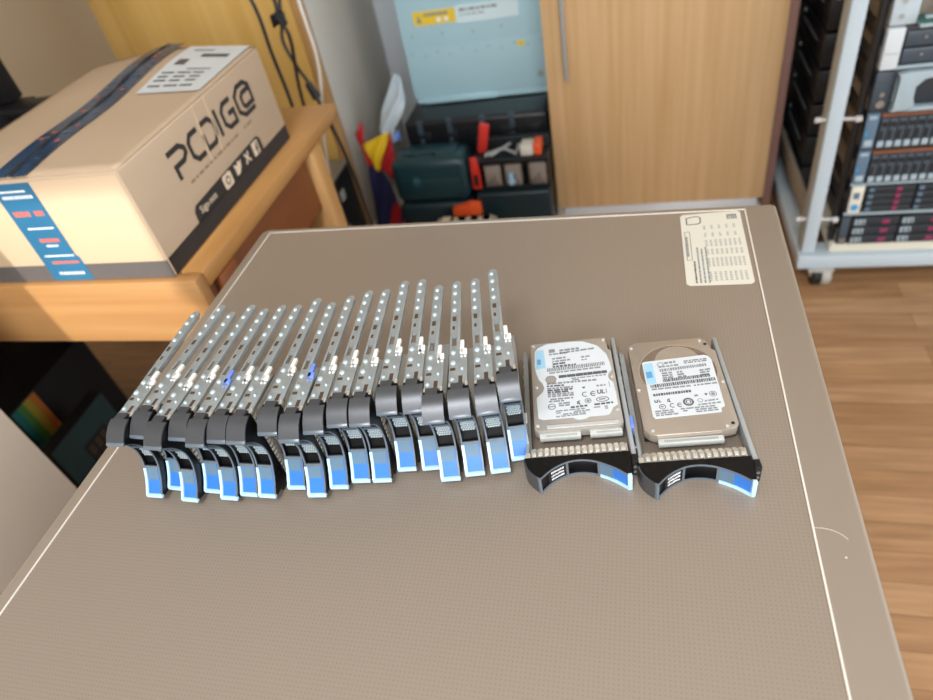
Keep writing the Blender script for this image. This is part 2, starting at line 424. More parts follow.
def make_tray(root, standing):
    # bezel: black front moulding with a concave finger recess and a dark slot in the middle of it
    A0 = arc(); A1 = arc(off=4.0)
    mid = [A1[i] if 11 <= i <= 22 else A0[i] for i in range(len(A0))]
    ins = arc(off=.8); core = [mid[i] if 11 <= i <= 22 else ins[i] for i in range(len(A0))]
    b = MB()
    b.prism(bezel_outline(A0), 0, 1.6*mm); b.prism(bezel_outline(core), 1.6*mm, 16.4*mm); b.prism(bezel_outline(A0), 16.4*mm, TH)
    for q in (-27, 27): b.cyl((q*mm, -6*mm, TH), (q*mm, -6*mm, TH+.0003), .0014, 10)
    bz = b.build('bezel', 'black_plastic', root)
    # lighter moulded rims along the recess
    b = MB()
    for za, zb in ((-.1*mm, 1.5*mm), (16.6*mm, 18.1*mm)):
        o0 = arc(off=-.7)
        for i in range(len(A0) - 1): b.prism([o0[i], o0[i+1], A0[i+1], A0[i]], za, zb)
    for i in (10, 22):
        o0 = arc(off=-.4); i1 = arc(off=1.2)
        b.prism([o0[i], o0[i+1], i1[i+1], i1[i]], 1.5*mm, 16.6*mm)
    b.build('recess_rim', 'rim_grey', bz)
    # blue release latch on the right third
    o0 = arc(off=-.2); i1 = arc(off=1.6)
    b = MB()
    for i in range(23, len(A0) - 1): b.prism([o0[i], o0[i+1], i1[i+1], i1[i]], 1.5*mm, 16.5*mm)
    lt = b.build('release_latch', 'latch_blue', root)
    b = MB(); ow = arc(off=-.5)
    for i in range(23, 27): b.prism([ow[i], ow[i+1], o0[i+1], o0[i]], 2.8*mm, 15.6*mm)  # greyer blue over the upper part of the latch
    b.build('latch_upper', 'latch_grey', lt)['label'] = 'grey-blue upper part of the latch'
    b = MB(); o1 = arc(off=-1.4)
    b.prism([o1[27], o1[28], o0[28], o0[27]], 2.6*mm, 15.6*mm) if False else None
    for i in range(23, len(A0) - 1): b.prism([o1[i], o1[i+1], i1[i+1], i1[i]], -.2*mm, 2.6*mm)
    b.box(35.4*mm, 38.9*mm, -24.8*mm, -21.5*mm, -.2*mm, 18.2*mm, 0, .6*mm)
    r = b.build('latch_rim', 'latch_rim', lt); r['label'] = 'pale blue rim of the latch'
    # grey lever cover on the outer left end
    L_ = [Vector(p) for p in LEFT_SIDE]; O_ = []
    for i, p in enumerate(L_):
        d = (L_[min(i+1, len(L_)-1)] - L_[max(i-1, 0)]).normalized(); O_.append(p + Vector((d.y, -d.x)) * 1.3)
    b = MB()
    def strip(A, B, z0, z1): b.prism([tuple(q*mm) for q in A] + [tuple(q*mm) for q in reversed(B)], z0*mm, z1*mm)
    strip(L_[1:], O_[1:], -.4, 18.4)
    strip([Vector((-42.6, 3)), L_[0], L_[1]], [Vector((-43.9, 3)), O_[0], O_[1]], 2.4, 13.2)
    b.build('lever_cover', 'lever_grey', root, smooth=50)
    b = MB(); b.prism([(-34.4*mm, -19.2*mm), (-32.4*mm, -22.4*mm), (-30.4*mm, -22.6*mm), (-30.6*mm, -20.4*mm)], -.5*mm, 18.5*mm, 'z', 0, .3*mm); b.build('lever_lip', 'rim_grey', root)
    # vent mesh / printed capacity panel on the left third of the recess
    o2 = arc(off=-.25)
    if standing:
        b = MB(); i0 = arc(off=3.0); i2 = arc(off=4.4)
        for i in range(11, 18): b.prism([i0[i], i0[i+1], i2[i+1], i2[i]], 2*mm, 16*mm, 'z', 0)
        o2 = arc(off=2.6)
        for i in range(11, 18):
            p = Vector(o2[i]); q = Vector(o2[i+1]); d = (q-p).normalized(); c = (p+q)/2
            for k in range(6):
                z = (3.2 + k*2.3 + (1.15 if i % 2 else 0)) * mm
                if z < 15.4*mm: b.cyl(*[Matrix.Translation((c.x, c.y, z)) @ Matrix.Rotation(math.atan2(d.y, d.x), 4, 'Z') @ Vector((0, yy, 0)) for yy in (.0004, -.0004)], .00105, 6, 1)
        b.build('vent_mesh', ['rim_grey', 'rivet_bright'], bz, smooth=0)
    else:
        b = MB()
        for i in range(3, 10): b.prism([o0[i], o0[i+1], i1[i+1], i1[i]], 2*mm, 16*mm, 'z', 0)
        for row in range(3):
            for i in range(4, 9):
                p = Vector(o2[i]); q = Vector(o2[i+1]); d = (q-p).normalized()
                for k in range(2):
                    c = p.lerp(q, .25 + .5*k); z = (4 + row*4) * mm
                    b.box(-.0004, .0004, -.0002, .0002, 0, random.choice((.0013, .0019, .0022)), 1, T=Matrix.Translation((c.x, c.y, z)) @ Matrix.Rotation(math.atan2(d.y, d.x), 4, 'Z'))
        b.build('capacity_label', ['black_satin', 'print_white'], bz, smooth=0)['label'] = 'black label with three rows of white print'
    # castellated spring gasket behind the bezel
    b = MB()
    b.box(-38*mm, 39.5*mm, .3*mm, 11.5*mm, .3*mm, .9*mm)
    for k in range(15):
        x = -36.5 + k*5.05
        b.prism([(.3*mm, 14.6*mm), (2.2*mm, 17.4*mm), (5*mm, 17.9*mm), (11.6*mm, 14.6*mm), (11.6*mm, 13.4*mm), (5*mm, 16.6*mm), (2.8*mm, 16.2*mm), (.3*mm, 13.6*mm)], x*mm, (x+3.1)*mm, 'x')
    b.box(-38*mm, 39.5*mm, .3*mm, 11.5*mm, 12.6*mm, 13.4*mm)
    b.build('spring_gasket', 'gasket', root)
    # left rail (the one that faces up when the tray stands on edge)
    xa, xb = -41.6*mm, -39.2*mm
    b = MB()
    b.box(xa, xb, 3.5*mm, 38*mm, 0, 16.6*mm, 0, .4*mm)
    b.box(xa, xb, 38*mm, 48*mm, 0, 9.8*mm); b.box(xa, xb, 60*mm, 131*mm, 0, 9.8*mm)
    b.box(xa, xb, 48*mm, 60*mm, 0, 2.0*mm); b.box(xa, xb, 48*mm, 60*mm, 6.2*mm, 9.8*mm)
    n = 8; cap = [((131 + 6.5*math.sin(math.pi*k/n))*mm, (4.9 - 4.9*math.cos(math.pi*k/n))*mm) for k in range(n+1)]
    b.prism(cap, xa, xb, 'x')
    b.box(xb, -37.6*mm, 4*mm, 131*mm, 7.8*mm, 9.7*mm)                         # folded lip along the inner edge
    b.box(xa-.0004, xa, 44*mm, 131*mm, 6.9*mm, 9.7*mm, 0, .0003)
    for y, z, r in ((130, 3.4, 2.4), (119, 3.4, 2.6), (106, 3.4, 1.8), (95, 3.4, 2.4), (40, 3.6, 2.6), (28, 3.6, 2.7), (9, 3.4, 2.2), (20, 12.0, 1.5)):
        b.dome((xa, y*mm, z*mm), (-1, 0, 0), r*mm, 1.9*mm, 12, 3)
    for y, z, ry, rz in ((83, 3.6, 3.0, 1.8), (71, 3.2, 2.2, 1.2), (20.5, 3.6, 1.5, 2.4), (9, 10.6, 3.6, 1.8)):
        b.box(xa-.0001, xa+.0004, (y-ry)*mm, (y+ry)*mm, (z-rz)*mm, (z+rz)*mm, 1)
    b.box(xa-.0006, xb+.001, -.5*mm, 5*mm, 0, 2.6*mm, 2, .3*mm); b.box(xa-.0006, xb+.001, -.5*mm, 6*mm, 14.8*mm, 17*mm, 2, .3*mm)
    b.build('side_rail', ['rail_steel', 'slot_brown', 'gasket', 'rivet_bright'], root)
    # right rail, full height, with the screw plate at its front end
    b = MB()
    b.box(41.2*mm, 45*mm, -9.5*mm, 136*mm, 0, 16.4*mm, 0, 1.1*mm)
    b.box(40.6*mm, 45.6*mm, -11*mm, -3*mm, 0, 17.6*mm, 1, .5*mm)
    for z in (5.5, 11.5): b.cyl((43.2*mm, -11*mm, z*mm), (43.2*mm, -11.6*mm, z*mm), 1.4*mm, 10, 2)
    for y in (20, 60, 100, 128): b.dome((45*mm, y*mm, 8*mm), (1, 0, 0), 2*mm, .8*mm)
    b.build('side_rail', ['rail_grey', 'black_satin', 'steel'], root)
    # L-shaped light pipe clipped to the left rail
    b = MB()
    b.box(-43.4*mm, -40*mm, 37*mm, 53*mm, 10*mm, 13.8*mm, 0, .6*mm); b.box(-43.4*mm, -40*mm, 37*mm, 42.5*mm, 9.9*mm, 16.4*mm, 0, .6*mm)
    for z in (11.2, 14.6): b.dome((-41.6*mm, 34.5*mm, z*mm), (-1, 0, 0), 1.1*mm, 1*mm)
    b.build('light_pipe', 'pipe_white', root)
    return root

GRP = 'upright empty drive trays in a row'
proto = make_tray(empty('drive_tray'), True); proto.scale = (1, 1, .89)
BL = [(157,495),(176,486),(190,500),(214,490),(229,499),(252,492),(271,493),(297,486),(317,494),(339,487),(362,480),(384,476),(407,466),(431,466),(449,474),(473,472),(498,470),(520,456)]
POSE = [(-0.4226, 0.2916, 0.23), (-0.4045, 0.3009, -2.54), (-0.3848, 0.29, -1.18), (-0.3673, 0.3001, -0.96), (-0.3482, 0.2942, 0.03), (-0.3312, 0.299, 0.15), (-0.3136, 0.2987, 0.49), (-0.291, 0.3084, 3.09), (-0.2701, 0.3019, 4.63), (-0.2531, 0.3111, 5.04), (-0.2358, 0.3186, 5.52), (-0.2175, 0.32, 6.18), (-0.1992, 0.3324, 7.44), (-0.1785, 0.3346, 9.1), (-0.1599, 0.3246, 9.12), (-0.1409, 0.3306, 10.4), (-0.1207, 0.3346, 11.96), (-0.1057, 0.3483, 12.27)]
ORD = ['leftmost', 'second', 'third', 'fourth', 'fifth', 'sixth', 'seventh', 'eighth', 'ninth', 'tenth', 'eleventh', 'twelfth', 'thirteenth', 'fourteenth', 'fifteenth', 'sixteenth', 'seventeenth', 'rightmost']
POSE = [(-0.4226, 0.2916, 0.23), (-0.4045, 0.3009, -2.54), (-0.3848, 0.29, -1.18), (-0.3673, 0.3001, -0.96), (-0.3482, 0.2942, 0.03), (-0.3312, 0.299, 0.15), (-0.3136, 0.2987, 0.49), (-0.291, 0.3084, 3.09), (-0.2701, 0.3019, 4.63), (-0.2531, 0.3111, 5.04), (-0.2358, 0.3186, 5.52), (-0.2175, 0.32, 6.18), (-0.1992, 0.3324, 7.44), (-0.1785, 0.3346, 9.1), (-0.1599, 0.3246, 9.12), (-0.1409, 0.3306, 10.4), (-0.1207, 0.3346, 11.96), (-0.1057, 0.3483, 12.27)]
for i, (x, y, yaw) in enumerate(POSE):
    t = proto if i == 0 else copy_tree(proto)
    t.location = (x, y, TZ + .0456); t.rotation_euler = (0, R(90), R(yaw))
    if i == 0: lab = 'leftmost upright empty drive tray of the row, nearest the desk'
    elif i == 17: lab = 'rightmost upright empty drive tray, beside the flat tray with drive'
    elif i in (4, 8): lab = f'upright empty drive tray with blue clip, {ORD[i]} from the left of the row'
    else: lab = f'upright empty drive tray, {ORD[i]} from the left of the row'
    tag(t, lab, 'drive tray', GRP)
    if i in (4, 8):
        for c in t.children:
            if c.name.startswith('light_pipe'):
                c.material_slots[0].link = 'OBJECT'; c.material_slots[0].material = M['pipe_blue']; c['label'] = 'blue clip'

def flat_tray(org, yaw, label):
    t = empty('drive_tray', (org[0], org[1], TZ + .0004), (0, 0, R(yaw)))
    make_tray(t, False); tag(t, label, 'drive tray', 'flat trays holding a hard drive'); return t
def pm(L): return [(x*mm, y*mm) for x, y in L]
def drive(t, outline, m):
    b = MB()
    b.prism(pm(outline), 8*mm, 17.2*mm, 'z', 0, .7*mm, 2)
    b.prism(pm([(-33, 33), (39, 33), (39, 134), (-33, 134)]), 2*mm, 8*mm, 'z', 1)
    return b.build('hard_drive', [m, 'black_satin'], t)
ZL = 17.25*mm; ZP = ZL + .15*mm
def screws(b, L, m=1):
    for x, y in L:
        b.cyl((x*mm, y*mm, 17.1*mm), (x*mm, y*mm, 17.6*mm), 1.5*mm, 12, m); b.box((x-.9)*mm, (x+.9)*mm, (y-.2)*mm, (y+.2)*mm, 17.55*mm, 17.7*mm, m)
def disc(b, c, r, z, m, th=.0001, seg=20, sy=1):
    b.prism([((c[0]+r*math.cos(2*math.pi*k/seg))*mm, (c[1]+r*sy*math.sin(2*math.pi*k/seg))*mm) for k in range(seg)], z, z+th, 'z', m)
def circ(b, c, r, w, z, m, sy=1, seg=20):
    b.ring([((c[0]+r*math.cos(2*math.pi*k/seg))*mm, (c[1]+r*sy*math.sin(2*math.pi*k/seg))*mm) for k in range(seg)], w*mm, z, z+.0001, m)
def wd(b, x0, y0, x1, y1, h, m, **k): b.words((x0*mm, y0*mm), (x1*mm, y1*mm), 1.25*h*mm, ZP, m, **k)
def cemark(b, x, y, s, m=1):
    for k, dx in enumerate((0, 6.2*s)):
        a = [((x+dx+2.2*s*math.cos(R(t)))*mm, (y+2.2*s*math.sin(R(t)))*mm) for t in range(60, 301, 30)]
        b.stroke(a, .65*s*mm, ZP, ZP+.0001, m)
    b.seg(((x+4.2*s)*mm, y*mm), ((x+7.4*s)*mm, y*mm), .6*s*mm, ZP, ZP+.0001, m)

# --- left flat tray: drive with the big white label
t1 = flat_tray((-.0455, .3255), 8.5, 'flat drive tray holding the drive with a large notched white label')
hd = drive(t1, [(-31, 27), (36, 27), (39.8, 31), (39.8, 118), (36.5, 119), (36.5, 136), (-33, 136), (-34, 134.5), (-34, 30)], 'hdd_silver')
b = MB(); screws(b, [(-31.2, 132.5), (34.2, 132.5), (36.6, 83.6), (-30, 78.3), (36.8, 44.6), (-31, 33.5)], 0)
b.prism(pm([(-23, 29.6), (35.5, 29.6), (36.5, 33), (-24, 33)]), 17.1*mm, 17.6*mm, 'z', 0)
b.build('screw', ['chrome'], hd)
b = MB()
b.prism(pm([(-30, 41.5), (-30.7, 65.4), (-24.8, 72.5), (-23.5, 77), (-24.5, 82), (-28, 88), (-30.3, 98), (-30.8, 107), (-30.2, 125), (-27, 130), (-19, 134), (2, 134.6), (15, 133.4), (28, 125.5), (35, 113), (37, 101), (37.4, 92), (34, 88), (33, 83.7), (34, 80), (37, 76.7), (37.6, 63), (37.7, 50.5), (33.2, 47.5), (31, 42.5), (29, 39.9), (25, 39.1), (13, 39.3), (9, 37.2), (5, 36.6), (1.5, 37.3), (-1, 39.6), (-26, 39.8)])[::-1], 17.1*mm, ZL, 'z', 0)
b.prism(pm([(-29.2, 125.5), (-21.8, 126.5), (-20.8, 102), (-29.6, 101)])[::-1], ZL, ZP, 'z', 3)
b.prism(pm([(-28.4, 114), (-25, 114), (-25, 107), (-28.4, 107)])[::-1], ZP, ZP+.0001, 'z', 4)
disc(b, (-17, 86.5), 4.6, ZL, 5); circ(b, (-17, 86.5), 4.6, .7, ZP, 2)
wd(b, -17, 121.5, -11, 121.8, 3.6, 2); wd(b, -7, 122.2, 12, 123, 2, 2); wd(b, -7, 119, 26, 121.2, 1.6, 2); wd(b, -17, 118.2, 0, 118.8, 1.5, 2)
for y, x1 in ((112, -2), (108.5, 2), (105, -2)): wd(b, -14.4, y, x1, y+.6, 1.6, 1 if y < 106 else 2)
wd(b, 12, 111, 20, 111.5, 1.4, 2); wd(b, 12, 107.5, 17, 107.8, 1.2, 2)
wd(b, -14.5, 101.6, 7.5, 102.2, 1.7, 1)
wd(b, -19.7, 96.6, 32, 98.8, 3.6, 2, wmin=.0006, wmax=.0016, gap=.0006); wd(b, -18, 93.8, 30, 95.8, 1.4, 2)
wd(b, -9.8, 87.4, 33, 88.6, 2.7, 1, wmin=.003, wmax=.008, gap=.0003); wd(b, 1, 85, 32, 85.8, 1, 2); wd(b, 2, 83, 9, 83.2, 1, 2)
wd(b, -21, 80.4, 24, 80.2, 1.7, 2); wd(b, -21, 77.6, -6, 77.3, 1.5, 1)
for y in (74.6, 72.2, 69.8, 67.4, 65): wd(b, -20.8, y, random.uniform(-2, 2), y-.2, 1.5, 1 if y in (72.2, 69.8) else 2)
for y, x0, x1 in ((61.5, -19, 1), (59, -20, -7), (56, -12, -2), (53.5, -12, -2)): wd(b, x0, y, x1, y, 1.4, 2, fill=.8)
cemark(b, 11.5, 65, 1.15)
b.stroke(pm([(22.5, 69), (22.2, 65.4), (23.6, 64.4), (25, 65.4), (25, 69)]), .9*mm, ZP, ZP+.0001, 1); b.stroke(pm([(26.4, 69), (26, 64.6), (28.6, 64.6)]), .9*mm, ZP, ZP+.0001, 1)
b.stroke(pm([(29.5, 69.5), (30, 64.5)]), .5*mm, ZP, ZP+.0001, 1)
b.prism(pm([(9.2, 74), (12.6, 74.2), (11, 71.6)]), ZP, ZP+.0001, 'z', 1)
wd(b, 22, 73, 30, 73.2, 1.4, 2); b.seg((33*mm, 78*mm), (33.3*mm, 71*mm), .5*mm, ZP, ZP+.0001, 2)
circ(b, (-18, 53.8), 3.1, .55, ZP, 1); b.seg((-20.6*mm, 53.8*mm), (-15.4*mm, 53.8*mm), .6*mm, ZP, ZP+.0001, 1)
b.stroke(pm([(6.5, 58), (4.2, 57), (4, 55), (6, 54), (5, 57)]), .8*mm, ZP, ZP+.0001, 1)
circ(b, (13.2, 57.2), 2.6, .7, ZP, 2); disc(b, (13.2, 57.2), 1.4, ZP, 2)
circ(b, (25.5, 57.6), 5.2, .6, ZP, 1, .5); wd(b, 22.5, 57, 28.5, 57.2, 1.1, 2)
wd(b, -2, 50.2, 34, 52, 1.5, 1, fill=.85); 
for y in (47.6, 45.4, 43.2, 41.2): wd(b, -15, y, 29 if y > 44 else 10, y+1, 1, 2, fill=.7)
b.build('drive_label', ['label_white', 'print_dark', 'print_grey', 'label_blue', 'label_blue_dark', 'hdd_silver'], hd, smooth=0)['label'] = 'large white label with notched outline'
b = MB()
for x0, x1 in ((-30, 4), (11.5, 38)):
    b.box(x0*mm, x1*mm, 23.2*mm, 28*mm, 8*mm, 13.5*mm, 0, .5*mm)
    k = x0 + 6
    while k < x1 - 3: b.box(k*mm, (k+.8)*mm, 24*mm, 25.6*mm, 13.4*mm, 13.8*mm, 1); k += 1.7
b.build('connector', ['conn', 'print_grey'], hd)

# --- right flat tray: bronze drive with round dish and rectangular label
t2 = flat_tray((.0432, .3255), 8, 'flat drive tray holding the bronze drive, nearest the enclosure sticker')
hd = drive(t2, [(-33.8, 33.6), (-29.7, 28.5), (-24.4, 26), (26, 27), (37, 28.8), (39.8, 33), (40.4, 118), (36.2, 120.5), (35.8, 131), (31, 136), (-27, 136.5), (-33.8, 132.4)], 'hdd_bronze')
b = MB()
for k in range(40):
    a0 = 2*math.pi*k/40; a1 = 2*math.pi*(k+1)/40; c = (4.2, 96)
    f = lambda a, r: ((c[0]+r*math.cos(a))*mm, (c[1]+r*1.02*math.sin(a))*mm)
    b.prism([f(a0, 33.4), f(a1, 33.4), f(a1, 32.2), f(a0, 32.2)], 17.1*mm, 17.7*mm, 'z', 0)
disc(b, (4.2, 96), 32.2, 17.15*mm, 1, .0001, 48, 1.02)
disc(b, (6, 108), 19, 17.28*mm, 0, .0003, 40)
b.build('platter_dish', ['hdd_bronze', 'hdd_dish'], hd)
b = MB(); screws(b, [(-31, 129.5), (-31.6, 77), (29.6, 131.5), (38.2, 79), (-27, 31.5), (30.5, 31)], 0); b.build('screw', ['chrome'], hd)
b = MB()
for q in ((35.3, 33.6), (33.4, 126.8)): b.cyl((q[0]*mm, q[1]*mm, 17.1*mm), (q[0]*mm, q[1]*mm, 17.35*mm), 1.5*mm, 12)
b.build('screw_hole', 'black_matte', hd)
b = MB()
ZL = 17.75*mm; ZP = ZL + .15*mm
b.prism(pm([(-24.3, 108.8), (-22.5, 110.2), (29, 112.6), (32.6, 111), (34.6, 106), (33.4, 52), (31.4, 50.6), (30.2, 50.2), (29.4, 45.6), (-22.8, 43.6), (-24.6, 46)])[::-1], 17.35*mm, ZL, 'z', 0)
b.prism(pm([(-23.6, 107), (-15.8, 108), (-15.6, 83.2), (-23.4, 82)])[::-1], ZL, ZP, 'z', 3)
b.prism(pm([(-22.8, 97), (-17.8, 97.6), (-17.6, 90), (-22.7, 89.2)])[::-1], ZP, ZP+.0001, 'z', 4)
circ(b, (-9, 105), 2.4, .6, ZP, 2); wd(b, -5.5, 105, 6, 106, 1.9, 2); wd(b, -11, 101, 6, 102, 1.4, 2)
for y in (106.5, 104.3): wd(b, 11, y-.6, 31, y+.2, 1.2, 2)
wd(b, -10.7, 96, 29, 98.6, 2.6, 2, wmin=.0006, wmax=.0018, gap=.0006)
for y in (93, 90.2, 87.4): wd(b, -9.6, y, -1, y+.3, 1.5, 2); wd(b, 3, y, 10, y+.3, 1.5, 2); wd(b, 22, y, 31, y+.8, 1.4, 2)
wd(b, -9.9, 83.4, 30, 85.6, 2.8, 1, wmin=.0005, wmax=.0015, gap=.0005)
wd(b, -21.3, 77.6, 33, 80.6, 3, 1, wmin=.0005, wmax=.0016, gap=.0006); wd(b, -21, 75, 12, 76, 1.3, 2); wd(b, 14, 76, 33, 77, 1.3, 2)
wd(b, -20.6, 67.8, 11, 69.4, 2.2, 1, wmin=.0008, wmax=.0022, gap=.0006)
b.stroke(pm([(-20.5, 63.5), (-20.4, 61), (-18.6, 60.8), (-18.4, 63.6)]), .8*mm, ZP, ZP+.0001, 1); b.stroke(pm([(-17, 63.8), (-17, 61), (-15.2, 61.1)]), .8*mm, ZP, ZP+.0001, 1)
b.stroke(pm([(-8, 64), (-10, 63), (-10.2, 61), (-8.4, 60.4), (-9, 63)]), .7*mm, ZP, ZP+.0001, 1)
circ(b, (-15.4, 55.6), 2.5, .5, ZP, 1); wd(b, -16.6, 55, -14.2, 55.1, 1.2, 2)
cemark(b, -7, 56.2, .95)
disc(b, (6, 58.8), 4.4, ZP, 1); circ(b, (6, 58.8), 2.6, .45, ZP+.0001, 0); b.prism(pm([(4.6, 57.4), (7.4, 57.4), (7, 60.2), (5, 60.2)]), ZP+.0001, ZP+.0002, 'z', 0)
circ(b, (15.5, 59.4), 2, .5, ZP, 2); b.prism(pm([(20, 66.6), (22.8, 66.8), (21.4, 64)]), ZP, ZP+.0001, 'z', 1); wd(b, 12, 64, 17, 64.4, 1.6, 2)
circ(b, (27, 65.6), 2.8, .6, ZP, 2); disc(b, (27, 65.6), 1.6, ZP, 2); wd(b, 19, 57.5, 30, 58.6, 1.2, 2); wd(b, 13, 54, 31, 55, 1.2, 2)
for y in (51.2, 48.9, 46.7): wd(b, -22, y-1, 28, y+.7, 1.1, 2, fill=.85)
b.build('drive_label', ['label_white', 'print_dark', 'print_grey', 'label_blue', 'label_blue_dark'], hd, smooth=0)['label'] = 'white rectangular label laid slightly askew'
b = MB(); b.box(-24*mm, 26.5*mm, 20.6*mm, 26*mm, 8*mm, 13.2*mm, 0, .6*mm)
k = -19
while k < 22: b.box(k*mm, (k+.8)*mm, 22*mm, 24*mm, 13.1*mm, 13.5*mm, 1); k += 1.6
b.build('connector', ['conn', 'print_grey'], hd)
for c in t2.children:
    if c.name.startswith('light_pipe'):
        c.material_slots[0].link = 'OBJECT'; c.material_slots[0].material = M['pipe_blue']; c['label'] = 'blue clip'

# ------------------------------------------------------------------ desk
DT = .755
dk = empty('desk', (-1.25, 1.0, 0)); tag(dk, 'pine wood desk under the printed cardboard box', 'desk')
dx, dy = -1.25, 1.0
DX1 = -.636
def dp(name, m, x0, x1, y0, y1, z0, z1, bev=.002):
    b = MB(); b.box(x0-dx, x1-dx, y0-dy, y1-dy, z0, z1, 0, bev); return b.build(name, m, dk)
dp('desktop', 'desk_pine', -1.95, DX1, .702, 1.312, DT-.03, DT, .004)
dp('front_board', 'desk_front', -1.95, DX1, .678, .7015, DT-.122, DT, .004)
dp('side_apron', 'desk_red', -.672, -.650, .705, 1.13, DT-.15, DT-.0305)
dp('added_back_panel', 'desk_red', -1.88, -.72, 1.24, 1.262, .25, DT-.0305)  # unseen panel added to keep light from under the desk
dp('side_apron', 'desk_red', -1.93, -1.905, .705, 1.13, .05, DT-.0305)  # unseen left panel, also added to block light under the desk
for x, y in ((-.70, 1.135), (-1.93, 1.135), (-1.93, .73), (-.70, .73)):
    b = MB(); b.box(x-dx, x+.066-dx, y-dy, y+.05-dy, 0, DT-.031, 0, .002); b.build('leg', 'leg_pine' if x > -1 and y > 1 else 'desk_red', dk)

# ------------------------------------------------------------------ cardboard box on the desk
BX0, BX1, BY0, BY1, BZ0, BZ1 = -1.03, -.674, .690, 1.150, DT+.0005, .932
bx = empty('cardboard_box', ((BX0+BX1)/2, (BY0+BY1)/2, DT)); ox, oy = bx.location.x, bx.location.y
tag(bx, 'brown cardboard shipping box with black lettering standing on the wooden desk', 'box')
cxm = -.853
def lid_z(x, y):
    t = max(0, 1 - abs(x - cxm) / .19); v = (y - BY0) / (BY1 - BY0)
    return BZ1 + .017 * t * sm(v * 1.25) + .004 * math.sin(v * 9) * t
b = MB()
b.box(BX0-ox, BX1-ox, BY0-oy, BY1-oy, BZ0, BZ1-.001, 0, .004, 3)
b.build('carton', ['card'], bx)
b = MB()
def flap(x0, x1):
    g = lambda u, v: (x0+(x1-x0)*u-ox, BY0+.004+(BY1-BY0-.006)*v-oy, lid_z(x0+(x1-x0)*u, BY0+(BY1-BY0)*v)+.001)
    b.grid(g, 14, 24)
flap(BX0+.002, cxm-.0015); flap(cxm+.0015, BX1-.002)
o = b.build('top_flap', 'card', bx); md = o.modifiers.new('th', 'SOLIDIFY'); md.thickness = .003; md.offset = -1
b = MB()
b.box(BX0+.003-ox, BX1-.003-ox, BY0-.0012-oy, BY0+.001-oy, BZ0+.002, BZ1-.006, 0, .0004)
b.build('end_flap', 'card_end', bx)
b = MB(); b.box(BX0+.001-ox, BX1-.001-ox, BY0-.0016-oy, BY0-oy, BZ0+.001, .786, 0); b.build('printed_band', 'band_grey', bx)
# printed side: black band, tab, name lettering, icons (built in the y-z plane of the right face)
TS = Matrix(((0, 0, 1, BX1-ox), (1, 0, 0, -oy), (0, 1, 0, 0), (0, 0, 0, 1)))
b = MB()
b.prism([(BY0+.003, BZ0+.002), (BY1-.003, BZ0+.002), (BY1-.003, .785), (BY0+.003, .787)], 0, .0004, T=TS)
b.prism([(.790, .785), (.792, .803), (.800, .811), (1.034, .815), (1.043, .808), (1.044, .785)][::-1], 0, .0004, T=TS)
b.build('printed_band', 'ink', bx)
b = MB()
W = .0082
def LT(pts, y0, y1, z0, z1): b.stroke([(y0+(y1-y0)*p[0], z0+(z1-z0)*p[1]) for p in pts], W, 0, .0004, T=TS)
zb, zt = .860, .899
LT([(0, 1), (.75, 1), (1, .8), (1, .62), (.75, .42), (.18, .42), (.18, -.1)], .793, .838, zb, zt)
LT([(1, 1), (.3, 1), (0, .76), (0, .24), (.3, 0), (1, 0)], .851, .884, zb, zt)
LT([(.0, .62), (.0, 0), (.7, 0), (1, .26), (1, .76), (.7, 1), (0, 1)], .894, .931, zb, zt)
LT([(0, -.05), (0, 1.1)], .945, .951, zb, zt)
LT([(1, 1), (.3, 1), (0, .76), (0, .24), (.3, 0), (1, 0), (1, .5), (.5, .5)], .964, 1.001, zb, zt)
LT([(1, -.02), (.3, -.02), (0, .22), (0, .8), (.3, 1.04), (.75, 1.04), (1, .84), (1, .22), (.45, .22), (.36, .34), (.36, .62), (.5, .74), (.95, .74)], 1.017, 1.072, zb-.003, zt+.003)
b.build('lettering', 'ink', bx, smooth=0)
b = MB(); b.words((.817, .840), (1.04, .8395), .0042, 0, 0, .006, .02, .004, .9, T=TS); b.build('tagline', 'crease', bx, smooth=0)
text('small_lettering', 'Siga-nos', .0165, 'card_edge', TS @ T3((.806, .793, .0006)), bx)
b = MB()
def icon(y0): return y0
# camera icon, bird icon, play icon, letter icon
b.prism([(.893, .786), (.916, .786), (.919, .789), (.919, .807), (.916, .810), (.893, .810), (.890, .807), (.890, .789)], .0004, .0008, m=0, T=TS)
b.prism([(.9045+.0075*math.cos(k*.628), .798+.0075*math.sin(k*.628)) for k in range(10)], .0008, .0011, m=1, T=TS)
b.prism([(.9045+.0048*math.cos(k*.628), .798+.0048*math.sin(k*.628)) for k in range(10)], .0011, .0014, m=0, T=TS)
b.prism([(.935, .789), (.945, .789), (.955, .797), (.960, .808), (.954, .806), (.949, .810), (.945, .804), (.934, .809), (.936, .799)], .0004, .0008, m=0, T=TS)
b.stroke([(.975, .790), (.982, .799), (.976, .808)], .004, .0004, .0008, 0, T=TS); b.stroke([(.990, .808), (.984, .799), (.992, .790)], .004, .0004, .0008, 0, T=TS)
b.prism([(1.008, .787), (1.030, .787), (1.031, .811), (1.008, .811)], .0004, .0008, m=0, T=TS)
b.stroke([(1.022, .788), (1.022, .803), (1.027, .807)], .004, .0008, .0011, 1, T=TS); b.stroke([(1.017, .798), (1.027, .798)], .0035, .0008, .0011, 1, T=TS)
b.build('printed_icon', ['card_edge', 'ink'], bx, smooth=0)
b = MB()
for y in (.887, .925): b.prism([(y, .842), (y+.003, .842), (y+.013, .930), (y+.010, .930)], 0, .0005, T=TS)
b.build('scuff_mark', 'scuff', bx, smooth=0)
